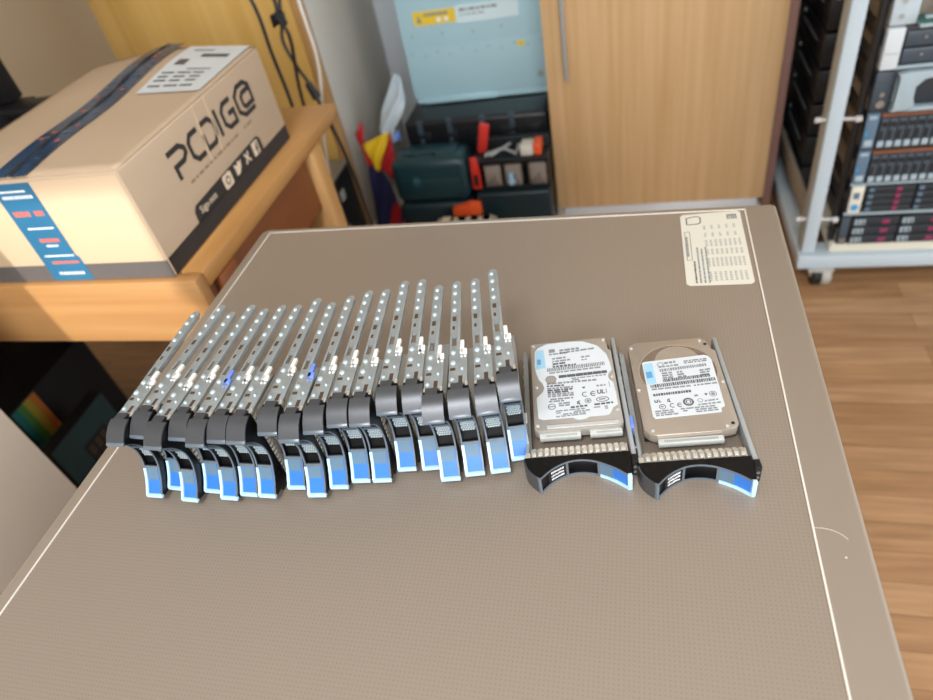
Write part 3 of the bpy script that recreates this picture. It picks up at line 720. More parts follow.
# blue printed tape down the front end and dark tape over the top seam
TF = Matrix(((1, 0, 0, -ox), (0, 0, -1, BY0-.0016-oy), (0, 1, 0, 0), (0, 0, 0, 1)))
b = MB()
b.prism([(-.898, .757), (-.822, .757), (-.823, .800), (-.827, .803), (-.8235, .926), (-.893, .926)], 0, .0004, T=TF)
b.words((-.89, .912), (-.835, .912), .003, .0004, 2, .004, .01, T=TF); b.words((-.885, .902), (-.832, .902), .005, .0004, 2, .002, .004, .0018, T=TF)
b.words((-.886, .873), (-.833, .873), .0085, .0004, 1, .0022, .005, .0022, .95, T=TF)
b.words((-.88, .851), (-.833, .851), .0025, .0004, 2, .004, .01, T=TF); b.words((-.873, .828), (-.836, .828), .0065, .0004, 1, .002, .004, .0015, T=TF)
b.words((-.868, .82), (-.845, .82), .003, .0004, 2, .003, .006, T=TF); b.words((-.885, .802), (-.83, .802), .0025, .0004, 2, .004, .01, T=TF)
b.words((-.88, .789), (-.83, .789), .004, .0004, 1, .004, .01, T=TF); b.words((-.88, .768), (-.832, .768), .005, .0004, 2, .002, .004, .0018, T=TF)
b.build('tape', ['tape_blue', 'orange_ink', 'print_white'], bx, smooth=0)['label'] = 'blue packing tape with orange and white print'
b = MB()
tz = lambda x, y: lid_z(x, y) + .0034
for x0, x1 in ((cxm-.034, cxm-.002), (cxm+.002, cxm+.030)):
    b.grid(lambda u, v: (x0+(x1-x0)*u-ox, BY0-.001+(BY1-BY0+.012)*v-oy, tz(x0+(x1-x0)*u, BY0+(BY1-BY0)*v)), 3, 30, 0)
for k in range(26):
    y = BY0 + .03 + random.random() * (BY1 - BY0 - .06); x = cxm + random.choice((-.026, -.018, .008, .014)); wq = random.uniform(.008, .018)
    z = tz(x, y) + .0004
    b.box(x-ox, x+random.uniform(.005, .011)-ox, y-oy, y+.003-oy, z, z+.0004, 1 if k % 3 == 0 else 2)
o = b.build('tape', ['tape_navy', 'orange_ink', 'rim_grey'], bx); o['label'] = 'dark blue packing tape over the top seam'
b = MB()
b.grid(lambda u, v: (cxm-.004+.008*u-ox, BY0+.002+(BY1-BY0+.006)*v-oy, tz(cxm, BY0+(BY1-BY0)*v)+.0006+.001*math.sin(v*40)), 1, 30, 0)
b.build('seam', 'ink', bx)
b = MB()
lx0, lx1, ly0, ly1 = -.8, -.682, .945, 1.142
b.grid(lambda u, v: (lx0+(lx1-lx0)*u-ox, ly0+(ly1-ly0)*v-oy, tz(lx0+(lx1-lx0)*u, ly0+(ly1-ly0)*v)+.0004), 6, 8, 0)
def lq(x0, x1, y0, y1, m):
    b.grid(lambda u, v: (x0+(x1-x0)*u-ox, y0+(y1-y0)*v-oy, tz(x0+(x1-x0)*u, y0+(y1-y0)*v)+.0009), 2, 2, m)
for y in (.965, .985, 1.0, 1.015): 
    for k in range(3): lq(-.79+k*.03, -.772+k*.03+random.uniform(0, .008), y, y+.006, 2)
lq(-.785, -.765, 1.05, 1.075, 2); lq(-.75, -.705, 1.03, 1.036, 1); lq(-.752, -.70, 1.085, 1.1, 2); lq(-.78, -.74, 1.115, 1.122, 1)
b.build('shipping_label', ['label_white', 'print_grey', 'band_grey'], bx, smooth=0)['label'] = 'white shipping label on the box lid'

for c in bx.children: c.data.transform(T3((0, 0, -DT)))
# ------------------------------------------------------------------ things around the desk
t = empty('computer_monitor', (-1.33, 1.12, DT)); tag(t, 'black screen housing standing on the desk behind the cardboard box', 'monitor')
b = MB(); b.box(-.25, .12, -.12, .06, .0005, .02, 0, .006); b.prism([(-.12, .02), (.05, .02), (.03, .14), (-.10, .14)], -.2, .12, 'x', 0, .004)
b.box(-.2, .21, -.06, .0, .128, .146, 0, .004); b.build('base', 'black_satin', t)
b = MB(); b.box(-.45, .115, -.03, .012, .147, .50, 0, .006); b.build('screen_panel', 'black_satin', t)

def cables():
    spec = [('power_cable', 'cable_black', .0045, [(-.93, 1.46, 1.28), (-.90, 1.47, 1.12), (-.835, 1.47, .95), (-.83, 1.47, .82), (-.826, 1.47, .70), (-.83, 1.46, .5), (-.85, 1.44, .2), (-.87, 1.42, .0055)], 'leftmost black cable hanging behind the desk corner'),
            ('power_cable', 'cable_black', .0045, [(-.84, 1.52, 1.28), (-.82, 1.52, 1.1), (-.80, 1.51, .93), (-.803, 1.505, .885), (-.79, 1.505, .84), (-.815, 1.51, .70), (-.82, 1.51, .5), (-.80, 1.52, .2), (-.78, 1.53, .0055)], 'knotted black cable hanging behind the desk corner'),
            ('power_cable', 'cable_black', .0045, [(-.81, 1.60, 1.28), (-.815, 1.60, 1.0), (-.83, 1.57, .87), (-.84, 1.56, .82), (-.82, 1.55, .76), (-.80, 1.55, .70), (-.765, 1.55, .5), (-.75, 1.55, .2), (-.73, 1.55, .0055)], 'black cable with a plug, hanging beside the white cable'),
            ('network_cable', 'cable_white', .0042, [(-.82, 1.66, 1.28), (-.80, 1.66, 1.1), (-.80, 1.63, .92), (-.795, 1.62, .84), (-.795, 1.62, .76), (-.81, 1.62, .68), (-.86, 1.62, .5), (-.90, 1.62, .2), (-.91, 1.62, .0052)], 'white cable hanging beside the wardrobe edge')]
    for nm, m, r, pts, lab in spec:
        cu = []
        P = [Vector(p) for p in pts]
        for i in range(len(P)-1):
            p0 = P[max(i-1, 0)]; p1 = P[i]; p2 = P[i+1]; p3 = P[min(i+2, len(P)-1)]
            for k in range(6):
                t = k/6; cu.append(.5*((2*p1)+(p2-p0)*t+(2*p0-5*p1+4*p2-p3)*t*t+(3*p1-p0-3*p2+p3)*t**3))
        cu.append(P[-1])
        b = MB(); b.tube(cu, r, 8)
        if 'knot' in lab:
            for k in range(3): b.tube([(-.803+.014*math.cos(a*.5+k), 1.505+.012*math.sin(a*.5+k), .885+.012*math.sin(a*.9+k)) for a in range(13)], .0045, 8)
        if 'plug' in lab: b.cyl((-.807, 1.55, .72), (-.795, 1.55, .68), .009, 10, 0, .012)
        tag(b.build(nm, m), lab, 'cable')
cables()

t = empty('computer_tower', (-1.051, 1.70, 0)); tag(t, 'black computer tower on the floor behind the desk leg', 'computer')
b = MB(); b.box(-.1, .1, -.22, .22, .0005, .318, 0, .004); b.build('case', 'black_satin', t)
b = MB(); b.box(-.1, .1, -.22, .22, .3185, .33, 0, .002); b.build('top_cover', 'rack_shade', t)
for z, y in ((.20, .02), (.24, .09), (.12, .06)):
    b = MB(); b.box(.1, .1035, y, y+.035, z, z+.035, 0, .001); b.build('port_cover', 'caster_grey', t)

# product boxes under the desk
t = empty('product_box', (-1.6, .88, 0)); tag(t, 'black product box with a rainbow stripe, on the floor under the desk', 'box', 'product boxes under the desk')
b = MB(); b.box(-.16, .149, -.15, .19, .0005, .295, 0, .002); b.build('carton', 'black_matte', t)
b = MB()
for k, m in enumerate(('rb_teal', 'rb_green', 'rb_yellow', 'rb_orange')): b.box(.149, .150, -.09+k*.02, -.09+(k+1)*.02, .01, .29, k)
b.build('rainbow_stripe', ['rb_teal', 'rb_green', 'rb_yellow', 'rb_orange'], t, smooth=0)
t = empty('product_box', (-1.36, .81, 0)); tag(t, 'dark teal product box with a grid of small pictures, under the desk', 'box', 'product boxes under the desk')
b = MB(); b.box(.02, .059, -.10, .10, .0005, .252, 0, .002); b.build('carton', 'black_matte', t)
b = MB(); b.box(.059, .060, -.098, .098, .03, .250, 0)
b.build('printed_face', 'teal_print', t, smooth=0)
b = MB()
b.box(.060, .0606, -.03, .05, .06, .19, 0)
for i in range(3):
    for j in range(3): b.box(.0606, .0610, -.022+i*.024, -.006+i*.024, .07+j*.04, .10+j*.04, 1)
b.build('picture_grid', ['black_matte', 'slot_brown'], t, smooth=0)

# white cabinet at the left, nearer than the desk
t = empty('white_cabinet', (-1.255, .0, 0)); tag(t, 'white cabinet side at the left of the metal enclosure', 'cabinet')
b = MB(); b.box(-.3, .265, -.9, .535, .05, 1.02, 0, .002); b.build('body', 'white_board', t)
b = MB(); b.box(-.28, .255, -.88, .52, .0, .0495, 0); b.build('plinth', 'white_board', t)
b = MB(); b.box(-.31, .27, -.91, .540, 1.0205, 1.045, 0, .002); b.build('top_board', 'white_board', t)

# ------------------------------------------------------------------ contents of the open bay
FZ = .04
t = empty('server_chassis', (-.5, 2.12, .41)); tag(t, 'pale blue-grey server chassis standing on edge above the tool cases', 'server')
t.rotation_euler = (R(-3), 0, 0)
b = MB(); b.box(-.235, .229, 0, .085, .02, .70, 0, .003); b.box(-.235, .229, -.0015, 0, .18, .70, 0, .0005); b.box(-.2, .05, -.004, 0, .0, .02, 0, .001)
b.box(-.225, .219, .004, .08, .0005, .02, 0)
b.build('chassis', 'server_blue', t)
b = MB(); b.box(-.185, -.048, -.0026, -.0016, .244, .284, 0)
b.prism([(-.176, .252), (-.158, .252), (-.167, .274)], -.0032, -.0026, 'y', 1); b.words((-.15, .269), (-.06, .269), .008, 0, 1, .01, .02, T=Matrix(((1, 0, 0, 0), (0, 0, -1, -.0026), (0, 1, 0, 0), (0, 0, 0, 1))))
for x in (-.11, -.085): b.box(x, x+.014, -.0032, -.0026, .250, .262, 2)
b.build('warning_label', ['yellow_label', 'print_grey', 'print_white'], t, smooth=0)['label'] = 'yellow warning label'
b = MB(); TZX = Matrix(((1, 0, 0, 0), (0, 0, -1, -.0026), (0, 1, 0, 0), (0, 0, 0, 1)))
b.box(-.046, .15, -.0026, -.0016, .238, .288, 0); b.words((-.035, .271), (.09, .271), .008, 0, 1, .006, .02, .004, T=TZX); b.words((-.035, .259), (.05, .259), .004, 0, 1, .006, .02, .004, T=TZX)
b.build('info_label', ['info_pale', 'print_grey'], t, smooth=0)
b = MB(); b.box(.135, .158, -.0026, -.0016, .152, .166, 0); b.build('small_label', 'yellow_label', t, smooth=0)
b = MB()
for k in range(11): b.dome((-.21+k*.042, -.0005, .162 - .01*(k % 2)), (0, -1, 0), .003, .0012)
for x, z in ((-.1, .215), (0, .21), (.09, .215), (-.2, .215), (.2, .06), (-.21, .35), (-.03, .33), (.18, .3)): b.dome((x, -.0015 if z > .18 else 0, z), (0, -1, 0), .0035, .0012)
b.cyl((.2, -.0003, .06), (.2, -.0015, .06), .010, 16)
b.build('rivet', 'rail_grey', t)

t = empty('tool_case', (-.51, 2.075, FZ)); tag(t, 'black tool case with a row of metal latches under the server chassis', 'tool case', 'tool cases in the open bay')
b = MB(); b.box(-.235, .235, -.085, .17, .0005, .24, 0, .012, 3); b.build('base', 'case_black', t)
b = MB(); b.box(-.238, .238, -.09, .172, .2405, .365, 0, .014, 3)
for k in range(5): b.box(-.2+k*.09, -.15+k*.09, -.094, -.088, .27, .33, 0, .003)
b.build('lid', 'case_black', t)
for x in (-.19, -.09, .02, .115): 
    b = MB(); b.box(x, x+.018, -.1, -.09, .322, .372, 0, .003); b.box(x+.003, x+.015, -.104, -.094, .235, .31, 0, .003); b.cyl((x+.009, -.1, .232), (x+.009, -.110, .232), .008, 12, 1)
    b.build('latch', ['carrier', 'steel'], t)
t = empty('tool_case', (-.648, 1.892, FZ)); tag(t, 'dark green plastic tool case in front of the black latched case', 'tool case', 'tool cases in the open bay')
b = MB(); b.box(-.128, .125, -.06, .058, .0005, .15, 0, .018, 3); b.build('base', 'case_green_dark', t)
b = MB(); b.box(-.128, .127, -.058, .062, .1505, .305, 0, .03, 4); b.box(-.10, .10, -.062, -.05, .17, .24, 0, .008); b.box(-.09, .09, -.02, .05, .300, .310, 0, .004)
for x in (-.06, .02): b.cyl((x, -.02, .305), (x, -.02, .316), .008, 12)
b.build('lid', 'case_green', t)
t = empty('tool_case', (-.385, 1.895, FZ)); tag(t, 'low dark green case with orange latch beneath the red tool organiser', 'tool case', 'tool cases in the open bay')
b = MB(); b.box(-.12, .12, -.065, .055, .0005, .175, 0, .01, 3); b.build('body', 'case_green_dark', t)
b = MB(); b.prism([(-.2, .10), (-.105, .105), (-.105, .155), (-.14, .16), (-.17, .145), (-.2, .142)], -.086, -.066, 'y', 0, .003); b.build('latch', 'orange', t)
t = empty('tool_organiser', (-.385, 1.905, FZ+.176)); tag(t, 'red and black tool organiser with clear bins on a green case', 'tool box')
b = MB(); b.box(-.118, .12, -.05, .045, .0005, .012, 0, .003); b.box(-.118, .12, .02, .045, .012, .14, 0, .004); b.box(-.12, .122, -.055, .02, .088, .105, 0, .004)
for x in (-.118, -.03, .05, .112): b.box(x, x+.006, -.05, .02, .012, .09, 0)
b.build('frame', 'case_black', t)
for x in (-.085, -.02, .058):
    b = MB(); b.box(x, x+.052, -.052, .015, .0125, .084, 0, .003)
    for k in range(4): b.box(x+.006+k*.011, x+.009+k*.011, -.054, -.050, .014, .03+.01*(k % 3), 1)
    b.build('bin', ['bin_clear', 'case_black'], t)
for x, z0, z1 in ((-.128, .012, .09),):
    b = MB(); b.prism([(x, z0), (x+.03, z0), (x+.03, z0+.07), (x+.026, z1+.03), (x+.004, z1+.03)], -.062, -.053, 'y', 0, .002); b.box(x+.009, x+.022, -.064, -.061, z0+.012, z0+.05, 1)
    b.build('clip', ['red', 'case_black'], t)
b = MB(); b.prism([(-.11, .105), (-.08, .105), (-.06, .19), (-.09, .20)], .0, .02, 'y', 0, .003); b.build('arm', 'red', t)
b = MB(); b.box(.035, .075, -.045, .015, .1055, .135, 0, .004); b.box(.076, .1, -.045, .015, .1055, .14, 1, .004); b.build('hand_grip', ['label_cream', 'orange'], t)
b = MB(); b.tube([(-.08, -.03, .11), (-.02, -.02, .125), (.02, -.035, .112), (.03, -.01, .13)], .006, 8); b.tube([(-.06, -.04, .112), (0, .0, .13)], .004, 8); b.build('pliers', 'rail_grey', t)
b = MB(); b.cyl((.0, -.056, .03), (.0, -.062, .03), .012, 14); b.cyl((.0, -.062, .03), (.0, -.062, .06), .008, 12); b.build('glue_tube', 'label_blue', t)

# folded papers on the bay floor
t = empty('parts_bag', (-.535, 1.76, 0)); tag(t, 'small see-through bag of beige parts lying by the green cases', 'bag')
#PARTSBAG
b = MB(); b.box(-.10, .10, -.03, .03, .0005, .165, 0, .01, 3); b.build('bag', 'paper_beige', t)
b = MB()
for k in range(14): b.box(-.09+random.random()*.15, -.06+random.random()*.15, -.02, .02, .1655, .172, 0, .002)
for k in range(3): b.cyl((-.03+k*.04, 0, .1655), (-.03+k*.04, 0, .173), .009, 10)
b.build('contents', 'card_edge', t)

# flag-coloured cloth bag and plastic bag stuffed beside the case
def sheet(name, m, parent, pts0, pts1, amp=.006, nu=10, nv=14, th=.003):
    b = MB()
    def cat(P, t):
        n = len(P) - 1; i = min(int(t*n), n-1); f = t*n - i
        return Vector(P[i]).lerp(Vector(P[i+1]), f)
    b.grid(lambda u, v: cat(pts0, v).lerp(cat(pts1, v), u) + Vector((0, -1, .3)) * amp * math.sin(u*9+v*7) , nu, nv)
    o = b.build(name, m, parent, smooth=80); md = o.modifiers.new('th', 'SOLIDIFY'); md.thickness = th; return o
t = empty('cloth_bag', (-.86, 1.96, FZ)); tag(t, 'crumpled red, yellow and blue cloth bag against the bay side', 'bag')
f = lambda x, y, z: (x+.86, y-1.96, z-FZ)
sheet('yellow_panel', 'flag_yellow', t, [f(-.880, 1.93, .372), f(-.872, 1.92, .335), f(-.848, 1.91, .285)], [f(-.782, 1.93, .408), f(-.80, 1.915, .36), f(-.842, 1.905, .282)])
sheet('red_panel', 'flag_red', t, [f(-.79, 1.935, .405), f(-.815, 1.925, .345), f(-.845, 1.92, .285)], [f(-.782, 1.94, .39), f(-.79, 1.93, .32), f(-.80, 1.92, .24)])
sheet('red_panel', 'flag_red', t, [f(-.905, 1.95, .40), f(-.90, 1.945, .36), f(-.885, 1.93, .30)], [f(-.875, 1.95, .44), f(-.88, 1.935, .37), f(-.85, 1.92, .28)])
sheet('blue_panel', 'flag_blue', t, [f(-.885, 1.935, .31), f(-.90, 1.93, .2), f(-.92, 1.93, .045)], [f(-.83, 1.925, .26), f(-.815, 1.92, .16), f(-.80, 1.92, .045)])
sheet('red_panel', 'flag_red', t, [f(-.835, 1.924, .14), f(-.85, 1.92, .10), f(-.88, 1.918, .045)], [f(-.81, 1.918, .16), f(-.80, 1.912, .1), f(-.80, 1.91, .045)])
t = empty('plastic_bag', (-.79, 2.03, .33)); tag(t, 'crumpled pale plastic bag hanging beside the server chassis', 'bag')
f = lambda x, y, z: (x+.79, y-2.03, z-.33)
sheet('bag', 'bag_plastic', t, [f(-.765, 2.06, .545), f(-.79, 2.04, .49), f(-.83, 2.02, .43), f(-.85, 2.0, .375), f(-.81, 2.0, .335)], [f(-.74, 2.05, .53), f(-.738, 2.03, .47), f(-.752, 2.0, .43), f(-.785, 1.985, .385), f(-.79, 1.985, .335)], .012)
b = MB(); b.box(-.005, .02, -.05, -.03, .02, .045, 0, .004); b.build('tag', 'pipe_blue', t)
b = MB(); b.box(-.06, .0, -.02, .03, .0, .03, 0, .01); b.build('handle', 'bag_plastic', t)

# ------------------------------------------------------------------ equipment rack
rx, ry = .75, 2.0
FYR = 1.6
rk = empty('equipment_rack', (rx, ry, 0)); tag(rk, 'pale grey open-frame equipment rack on casters at the right', 'rack')
def rp(name, m, x0, x1, y0, y1, z0, z1, bev=.002, parent=rk):
    b = MB(); b.box(x0-rx, x1-rx, y0-ry, y1-ry, z0, z1, 0, bev); return b.build(name, m, parent)
RB, RT = .075, 1.15
for x0 in (.431, 1.036): 
    for y0, y1 in ((FYR, FYR+.06), (2.37, 2.415)):
        rp('post', 'rack_paint', x0, x0+.033, y0, y1, RB+.032, RT, .003)
rp('base_bar', 'rack_paint', .424, 1.078, FYR-.012, FYR+.06, RB-.012, RB+.028, .004)
rp('base_bar', 'rack_paint', .424, 1.078, 2.36, 2.42, RB-.012, RB+.028, .004)
for x0 in (.424, 1.018): rp('base_bar', 'rack_paint', x0, x0+.06, FYR+.061, 2.359, RB-.012, RB+.028, .004)
rp('base_shelf', 'shelf_cream', .50, 1.0, FYR+.005, 2.34, RB+.029, RB+.056)
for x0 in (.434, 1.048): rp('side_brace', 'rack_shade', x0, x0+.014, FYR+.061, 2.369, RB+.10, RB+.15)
for x0 in (.431, 1.036): rp('top_bar', 'rack_paint', x0, x0+.033, FYR, 2.415, RT+.0005, RT+.04)
for y0 in (FYR, 2.37): rp('top_bar', 'rack_paint', .4645, 1.0355, y0, y0+.045, RT+.0005, RT+.04)
rp('mounting_rail', 'gear_black', .496, .5095, FYR+.018, FYR+.04, RB+.057, RT)
rp('mounting_rail', 'gear_black', .9955, 1.009, FYR+.018, FYR+.04, RB+.057, RT)
for z in (.205, .478, .75, 1.02):
    b = MB(); b.cyl((.408-rx, FYR+.02-ry, z), (.504-rx, FYR+.012-ry, z), .004, 10); b.cyl((.492-rx, FYR+.010-ry, z), (.505-rx, FYR+.010-ry, z), .008, 10); b.cyl((.408-rx, FYR+.02-ry, z), (.42-rx, FYR+.02-ry, z), .007, 10)
    b.build('cross_bolt', 'chrome', rk)
for x0 in (.468, 1.04):
    for y0 in (FYR+.012, 2.385):
        b = MB(); b.box(x0-.014-rx, x0+.05-rx, y0-.03-ry, y0+.03-ry, RB-.02, RB-.0125, 1, .001)
        b.cyl((x0+.002-rx, y0-ry, .034), (x0+.022-rx, y0-ry, .034), .034, 24, 0); b.cyl((x0+.024-rx, y0-ry, .034), (x0+.046-rx, y0-ry, .034), .034, 24, 1)
        b.cyl((x0-.001-rx, y0-ry, .034), (x0+.047-rx, y0-ry, .034), .010, 14, 1)
        b.prism([(y0-.018-ry, .06), (y0+.018-ry, .06), (y0+.012-ry, .028), (y0-.012-ry, .028)], x0-.004-rx, x0+.001-rx, 'x', 1)
        b.build('caster', ['rubber', 'caster_grey'], rk)

UX0, UX1 = .511, .994
U = .0915; Z0 = .1335
def unit(name, k, label, cat, body='gear_grey', h=U):
    o = empty(name, (rx, ry, Z0 + k*U)); tag(o, label, cat, 'units stacked in the equipment rack')
    b = MB(); b.box(UX0+.018-rx, UX1-.018-rx, FYR+.014-ry, 2.33-ry, .001, h-.0015, 0, .001)
    b.box(UX0+.012-rx, UX0+.0178-rx, FYR+.06-ry, 2.1-ry, .03, .062, 1, .001)
    b.cyl((UX0+.0115-rx, FYR+.2-ry, .046), (UX0+.0115-rx, 2.05-ry, .046), .002, 8, 2)
    b.build('chassis', [body, 'gear_black', 'chrome'], o)
    b = MB(); b.box(.457-rx, .526-rx, 1.86-ry, 2.36-ry, .004, h-.004, 0, .002); b.box(.455-rx, .457-rx, 1.9-ry, 2.3-ry, .03, .058, 0, .0005); b.box(.4535-rx, .455-rx, 1.93-ry, 2.12-ry, .05, .053, 1)
    b.cyl((.457-rx, 2.12-ry, .07), (.454-rx, 2.12-ry, .07), .006, 10, 1)
    b.build('slide_rail', ['gear_black', 'rail_grey'], o); return o
X = lambda x: x - rx
FY = FYR - ry
u = unit('rack_server', 0, 'bottom black rack server with three rows of magenta-levered drives', 'server', 'gear_dark')
b = MB(); b.box(X(UX0), X(UX1), FY+.002, FY+.0135, .001, U-.002, 0, .001); b.build('front_panel', 'gear_black', u)
for x0 in (UX0, UX1-.02):
    b = MB(); b.box(X(x0), X(x0+.02), FY-.006, FY+.0015, .004, U-.006, 0, .003); b.cyl((X(x0+.01), FY-.006, .02), (X(x0+.01), FY-.012, .02), .008, 12, 1); b.build('ear', ['carrier', 'steel'], u)
for c in range(4):
    for r_ in range(3):
        x0 = UX0+.026+c*.1085; z0 = .005+r_*.0272
        b = MB(); b.box(X(x0), X(x0+.105), FY-.008, FY+.0015, z0, z0+.024, 0, .002); b.box(X(x0+.004), X(x0+.028), FY-.0095, FY-.0075, z0+.004, z0+.02, 1, .001); b.box(X(x0+.066), X(x0+.084), FY-.0105, FY-.0075, z0+.006, z0+.018, 2, .003)
        for q in (.01, .02): b.box(X(x0+q), X(x0+q+.004), FY-.0102, FY-.009, z0+.006, z0+.018, 0)
        b.build('drive_carrier', ['gear_dark', 'carrier_tab', 'magenta'], u)
u = unit('rack_server', 1, 'black rack server with a white label at its left, above the bottom server', 'server')
b = MB(); b.box(X(UX0), X(UX1), FY+.002, FY+.0135, .001, U-.002, 0, .001); b.box(X(UX0), X(UX1), FY-.006, FY+.0015, .0, .006, 1, .001); b.box(X(UX0), X(UX1), FY-.006, FY+.0015, U-.007, U-.002, 1, .001); b.build('front_panel', ['gear_black', 'carrier_tab'], u)
b = MB(); b.box(X(UX0+.006), X(UX0+.034), FY-.007, FY+.0015, .007, U-.009, 0, .001); b.prism([(X(UX0+.012), .048), (X(UX0+.026), .048), (X(UX0+.026), .066), (X(UX0+.012), .066)], FY-.0076, FY-.007, 'y', 2); b.cyl((X(UX0+.02), FY-.007, .024), (X(UX0+.02), FY-.0076, .024), .009, 14, 1)
b.build('side_label', ['label_cream', 'blue_spot', 'ear_blue'], u)['label'] = 'white label with blue marks'
for c in range(4):
    for r_ in range(4):
        x0 = UX0+.042+c*.108; z0 = .009+r_*.0182
        b = MB(); b.box(X(x0), X(x0+.104), FY-.007, FY+.0015, z0, z0+.0158, 0, .002); b.box(X(x0+.003), X(x0+.014), FY-.0085, FY-.0065, z0+.003, z0+.0128, 1, .001)
        if c == 0: b.box(X(x0+.062), X(x0+.074), FY-.0095, FY-.0065, z0+.002, z0+.0138, 2, .002)
        b.build('drive_carrier', ['gear_dark', 'ear_blue', 'magenta'], u)
def shelf(k, label):
    u = unit('disk_shelf', k, label, 'disk shelf')
    b = MB(); b.box(X(UX0), X(UX1), FY+.002, FY+.0135, .001, U-.0015, 0, .001); b.build('front_panel', 'gear_black', u)
    b = MB(); b.box(X(UX0+.03), X(UX1-.03), FY-.008, FY+.0015, .076, .085, 0, .001); b.build('vent_strip', 'copper_mesh', u)
    for x0 in (UX0, UX1-.026):
        b = MB(); b.box(X(x0), X(x0+.026), FY-.010, FY+.0015, .002, U-.004, 0, .002); b.box(X(x0+.004), X(x0+.022), FY-.012, FY-.0095, .008, .024, 1, .002); b.box(X(x0+.001), X(x0+.007), FY-.012, FY-.0095, .036, .044, 2); b.box(X(x0+.004), X(x0+.02), FY-.012, FY-.0095, .076, .083, 1)
        b.build('ear', ['ear_blue', 'carrier_tab', 'blue_spot'], u)
    for c in range(23):
        x0 = UX0+.031+c*.0183
        b = MB(); b.box(X(x0), X(x0+.0165), FY-.010, FY+.0015, .003, .074, 0, .0015); b.box(X(x0+.0015), X(x0+.015), FY-.0125, FY-.0095, .005, .02, 1, .0015)
        b.box(X(x0+.002), X(x0+.0145), FY-.0112, FY-.0095, .055, .066, 2)
        b.box(X(x0+.0025), X(x0+.009), FY-.0112, FY-.0095, .024, .046, 2)
        b.build('drive_carrier', ['carrier', 'carrier_tab', 'gear_black'], u)
shelf(2, 'lower of the two disk shelves with copper vent strips')
shelf(3, 'upper of the two disk shelves with copper vent strips')
u = unit('storage_server', 4, 'rack unit with a curved silver bezel above the disk shelves', 'server', 'gear_dark')
b = MB(); b.box(X(UX0), X(UX0+.036), FY-.004, FY+.0135, .002, U-.003, 0, .003); b.cyl((X(UX0+.018), FY-.004, .018), (X(UX0+.018), FY-.01, .018), .009, 12, 1); b.cyl((X(UX0+.018), FY-.004, .04), (X(UX0+.018), FY-.01, .04), .005, 12, 1); b.build('ear', ['carrier', 'steel'], u)
b = MB(); b.box(X(UX0+.0365), X(UX1), FY+.002, FY+.0135, .002, U-.003, 0, .001); b.build('front_panel', 'gear_dark', u)
b = MB()
b.prism([(X(UX0+.037), .001), (X(UX0+.066), .004), (X(UX0+.088), .012), (X(UX0+.075), .03), (X(UX0+.074), .058), (X(UX0+.09), .076), (X(UX0+.14), .082), (X(UX1), .083), (X(UX1), U-.001), (X(UX0+.06), U-.002), (X(UX0+.038), U-.006), (X(UX0+.046), .074), (X(UX0+.046), .018)], FY-.022, FY+.0015, 'y', 0, .003)
b.prism([(X(UX0+.06), .001), (X(UX1), .001), (X(UX1), .009), (X(UX0+.09), .009)], FY-.02, FY+.0015, 'y', 0, .002)
b.build('bezel', 'carrier_tab', u)['label'] = 'curved silver bezel'
u = unit('storage_server', 5, 'rack unit with white left end and dark front slots', 'server')
b = MB(); b.box(X(UX0), X(UX0+.034), FY-.008, FY+.0135, .002, U-.002, 0, .003); b.box(X(UX0+.004), X(UX0+.03), FY-.0085, FY-.007, .036, .038, 1); b.build('ear', ['label_white', 'rail_grey'], u)
b = MB(); b.box(X(UX0+.0345), X(UX1), FY+.002, FY+.0135, .001, U-.002, 0, .001); b.box(X(UX0+.0345), X(UX1), FY-.006, FY+.0015, .001, .008, 1, .001); b.build('front_panel', ['gear_black', 'carrier_tab'], u)
for r_ in range(2):
    b = MB(); b.box(X(UX0+.038), X(UX1-.004), FY-.006, FY+.0015, .012+r_*.036, .044+r_*.036, 0, .003); b.cyl((X(UX0+.075), FY-.006, .03+r_*.036), (X(UX0+.075), FY-.008, .03+r_*.036), .003, 8, 1); b.build('drive_slot', ['carrier', 'steel'], u)
u = unit('open_chassis', 6, 'topmost visible rack unit showing a green circuit board edge', 'server')
b = MB(); b.box(X(UX0), X(UX0+.05), FY-.004, FY+.0135, .002, U-.002, 0, .002)
for z in (.02, .05, .07): b.cyl((X(UX0+.02), FY-.004, z), (X(UX0+.02), FY-.007, z), .005, 10, 1)
b.build('ear', ['rack_paint', 'rail_grey'], u)
b = MB(); b.box(X(UX0+.0505), X(UX1), FY-.03, FY+.0135, .002, .008, 0, .001); b.build('front_edge', 'carrier_tab', u)
b = MB(); b.box(X(UX0+.052), X(UX1-.004), FY-.024, FY+.013, .0085, .014, 0)
for k in range(12): b.box(X(UX0+.06+k*.034), X(UX0+.08+k*.034), FY-.018, FY-.006, .0145, .02, 1, .001)
b.build('circuit_board', ['pcb', 'carrier_tab'], u)
b = MB(); b.box(X(UX0+.085), X(UX1-.02), FY-.004, FY+.0135, .021, .08, 0, .003); b.build('cooling_fan', 'gear_black', u)

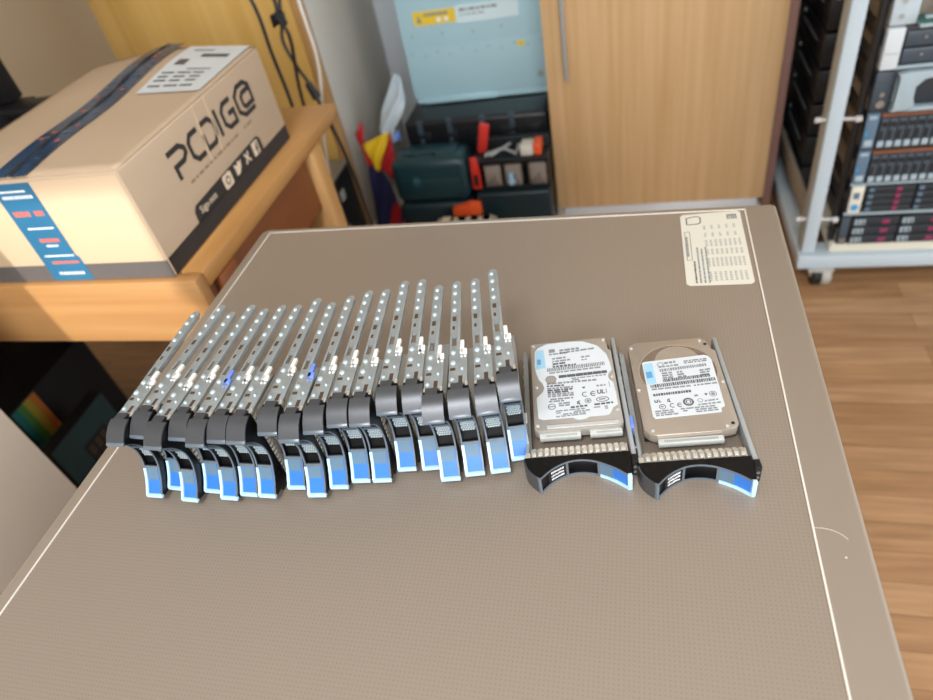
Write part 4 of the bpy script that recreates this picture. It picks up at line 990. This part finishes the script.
# ------------------------------------------------------------------ camera
cam = bpy.data.cameras.new('camera'); co = bpy.data.objects.new('camera', cam); COL.objects.link(co)
yaw, pit, rol = R(-19.7940444), R(41.61105954), R(-13.37836303)
f = Vector((math.sin(yaw)*math.cos(pit), math.cos(yaw)*math.cos(pit), -math.sin(pit)))
rt = Vector((math.cos(yaw), -math.sin(yaw), 0)); up = rt.cross(f)
r2 = rt*math.cos(rol) + up*math.sin(rol); u2 = -rt*math.sin(rol) + up*math.cos(rol)
mw = Matrix((r2, u2, -f)).transposed().to_4x4(); mw.translation = (0, 0, 1.255)
co.matrix_world = mw
cam.sensor_width = 36; cam.lens = 652.81 / 933 * 36; cam.clip_start = .02
cam.dof.use_dof = True; cam.dof.focus_distance = .555; cam.dof.aperture_fstop = 5.0
S.camera = co

# ------------------------------------------------------------------ light
wd_ = bpy.data.worlds.new('room_daylight'); S.world = wd_; wd_.use_nodes = True
bg = wd_.node_tree.nodes['Background']; bg.inputs['Color'].default_value = (.80, .90, 1.0, 1); bg.inputs['Strength'].default_value = 2.4
su = bpy.data.lights.new('sun', 'SUN'); su.energy = 3.6; su.angle = R(.6); su.color = (1, .95, .87)
so = bpy.data.objects.new('sun', su); COL.objects.link(so)
sd = Vector((.03, 1, -.30)).normalized(); so.rotation_euler = sd.to_track_quat('-Z', 'Y').to_euler(); so.location = (-1, -2, 2)
ar = bpy.data.lights.new('window_light', 'AREA'); ar.shape = 'RECTANGLE'; ar.size = 2.0; ar.size_y = 1.3; ar.energy = 120; ar.color = (.86, .93, 1.0)
ao = bpy.data.objects.new('window_light', ar); COL.objects.link(ao); ao.location = (.6, -2.5, 1.75)
ao.rotation_euler = (Vector((.0, 1, -.25))).to_track_quat('-Z', 'Y').to_euler()

lp = bpy.data.lights.new('overhead_fill_light', 'AREA'); lp.shape = 'DISK'; lp.size = .7; lp.energy = 40; lp.color = (.97, .98, 1)  # added overhead fill to brighten the enclosure top; no lamp stands there
lo = bpy.data.objects.new('overhead_fill_light', lp); COL.objects.link(lo); lo.location = (-.2, -.75, 2.5)
S.view_settings.view_transform = 'Standard'; S.view_settings.look = 'None'; S.view_settings.gamma = 1; S.view_settings.use_curve_mapping = False
S.view_settings.exposure = -.1
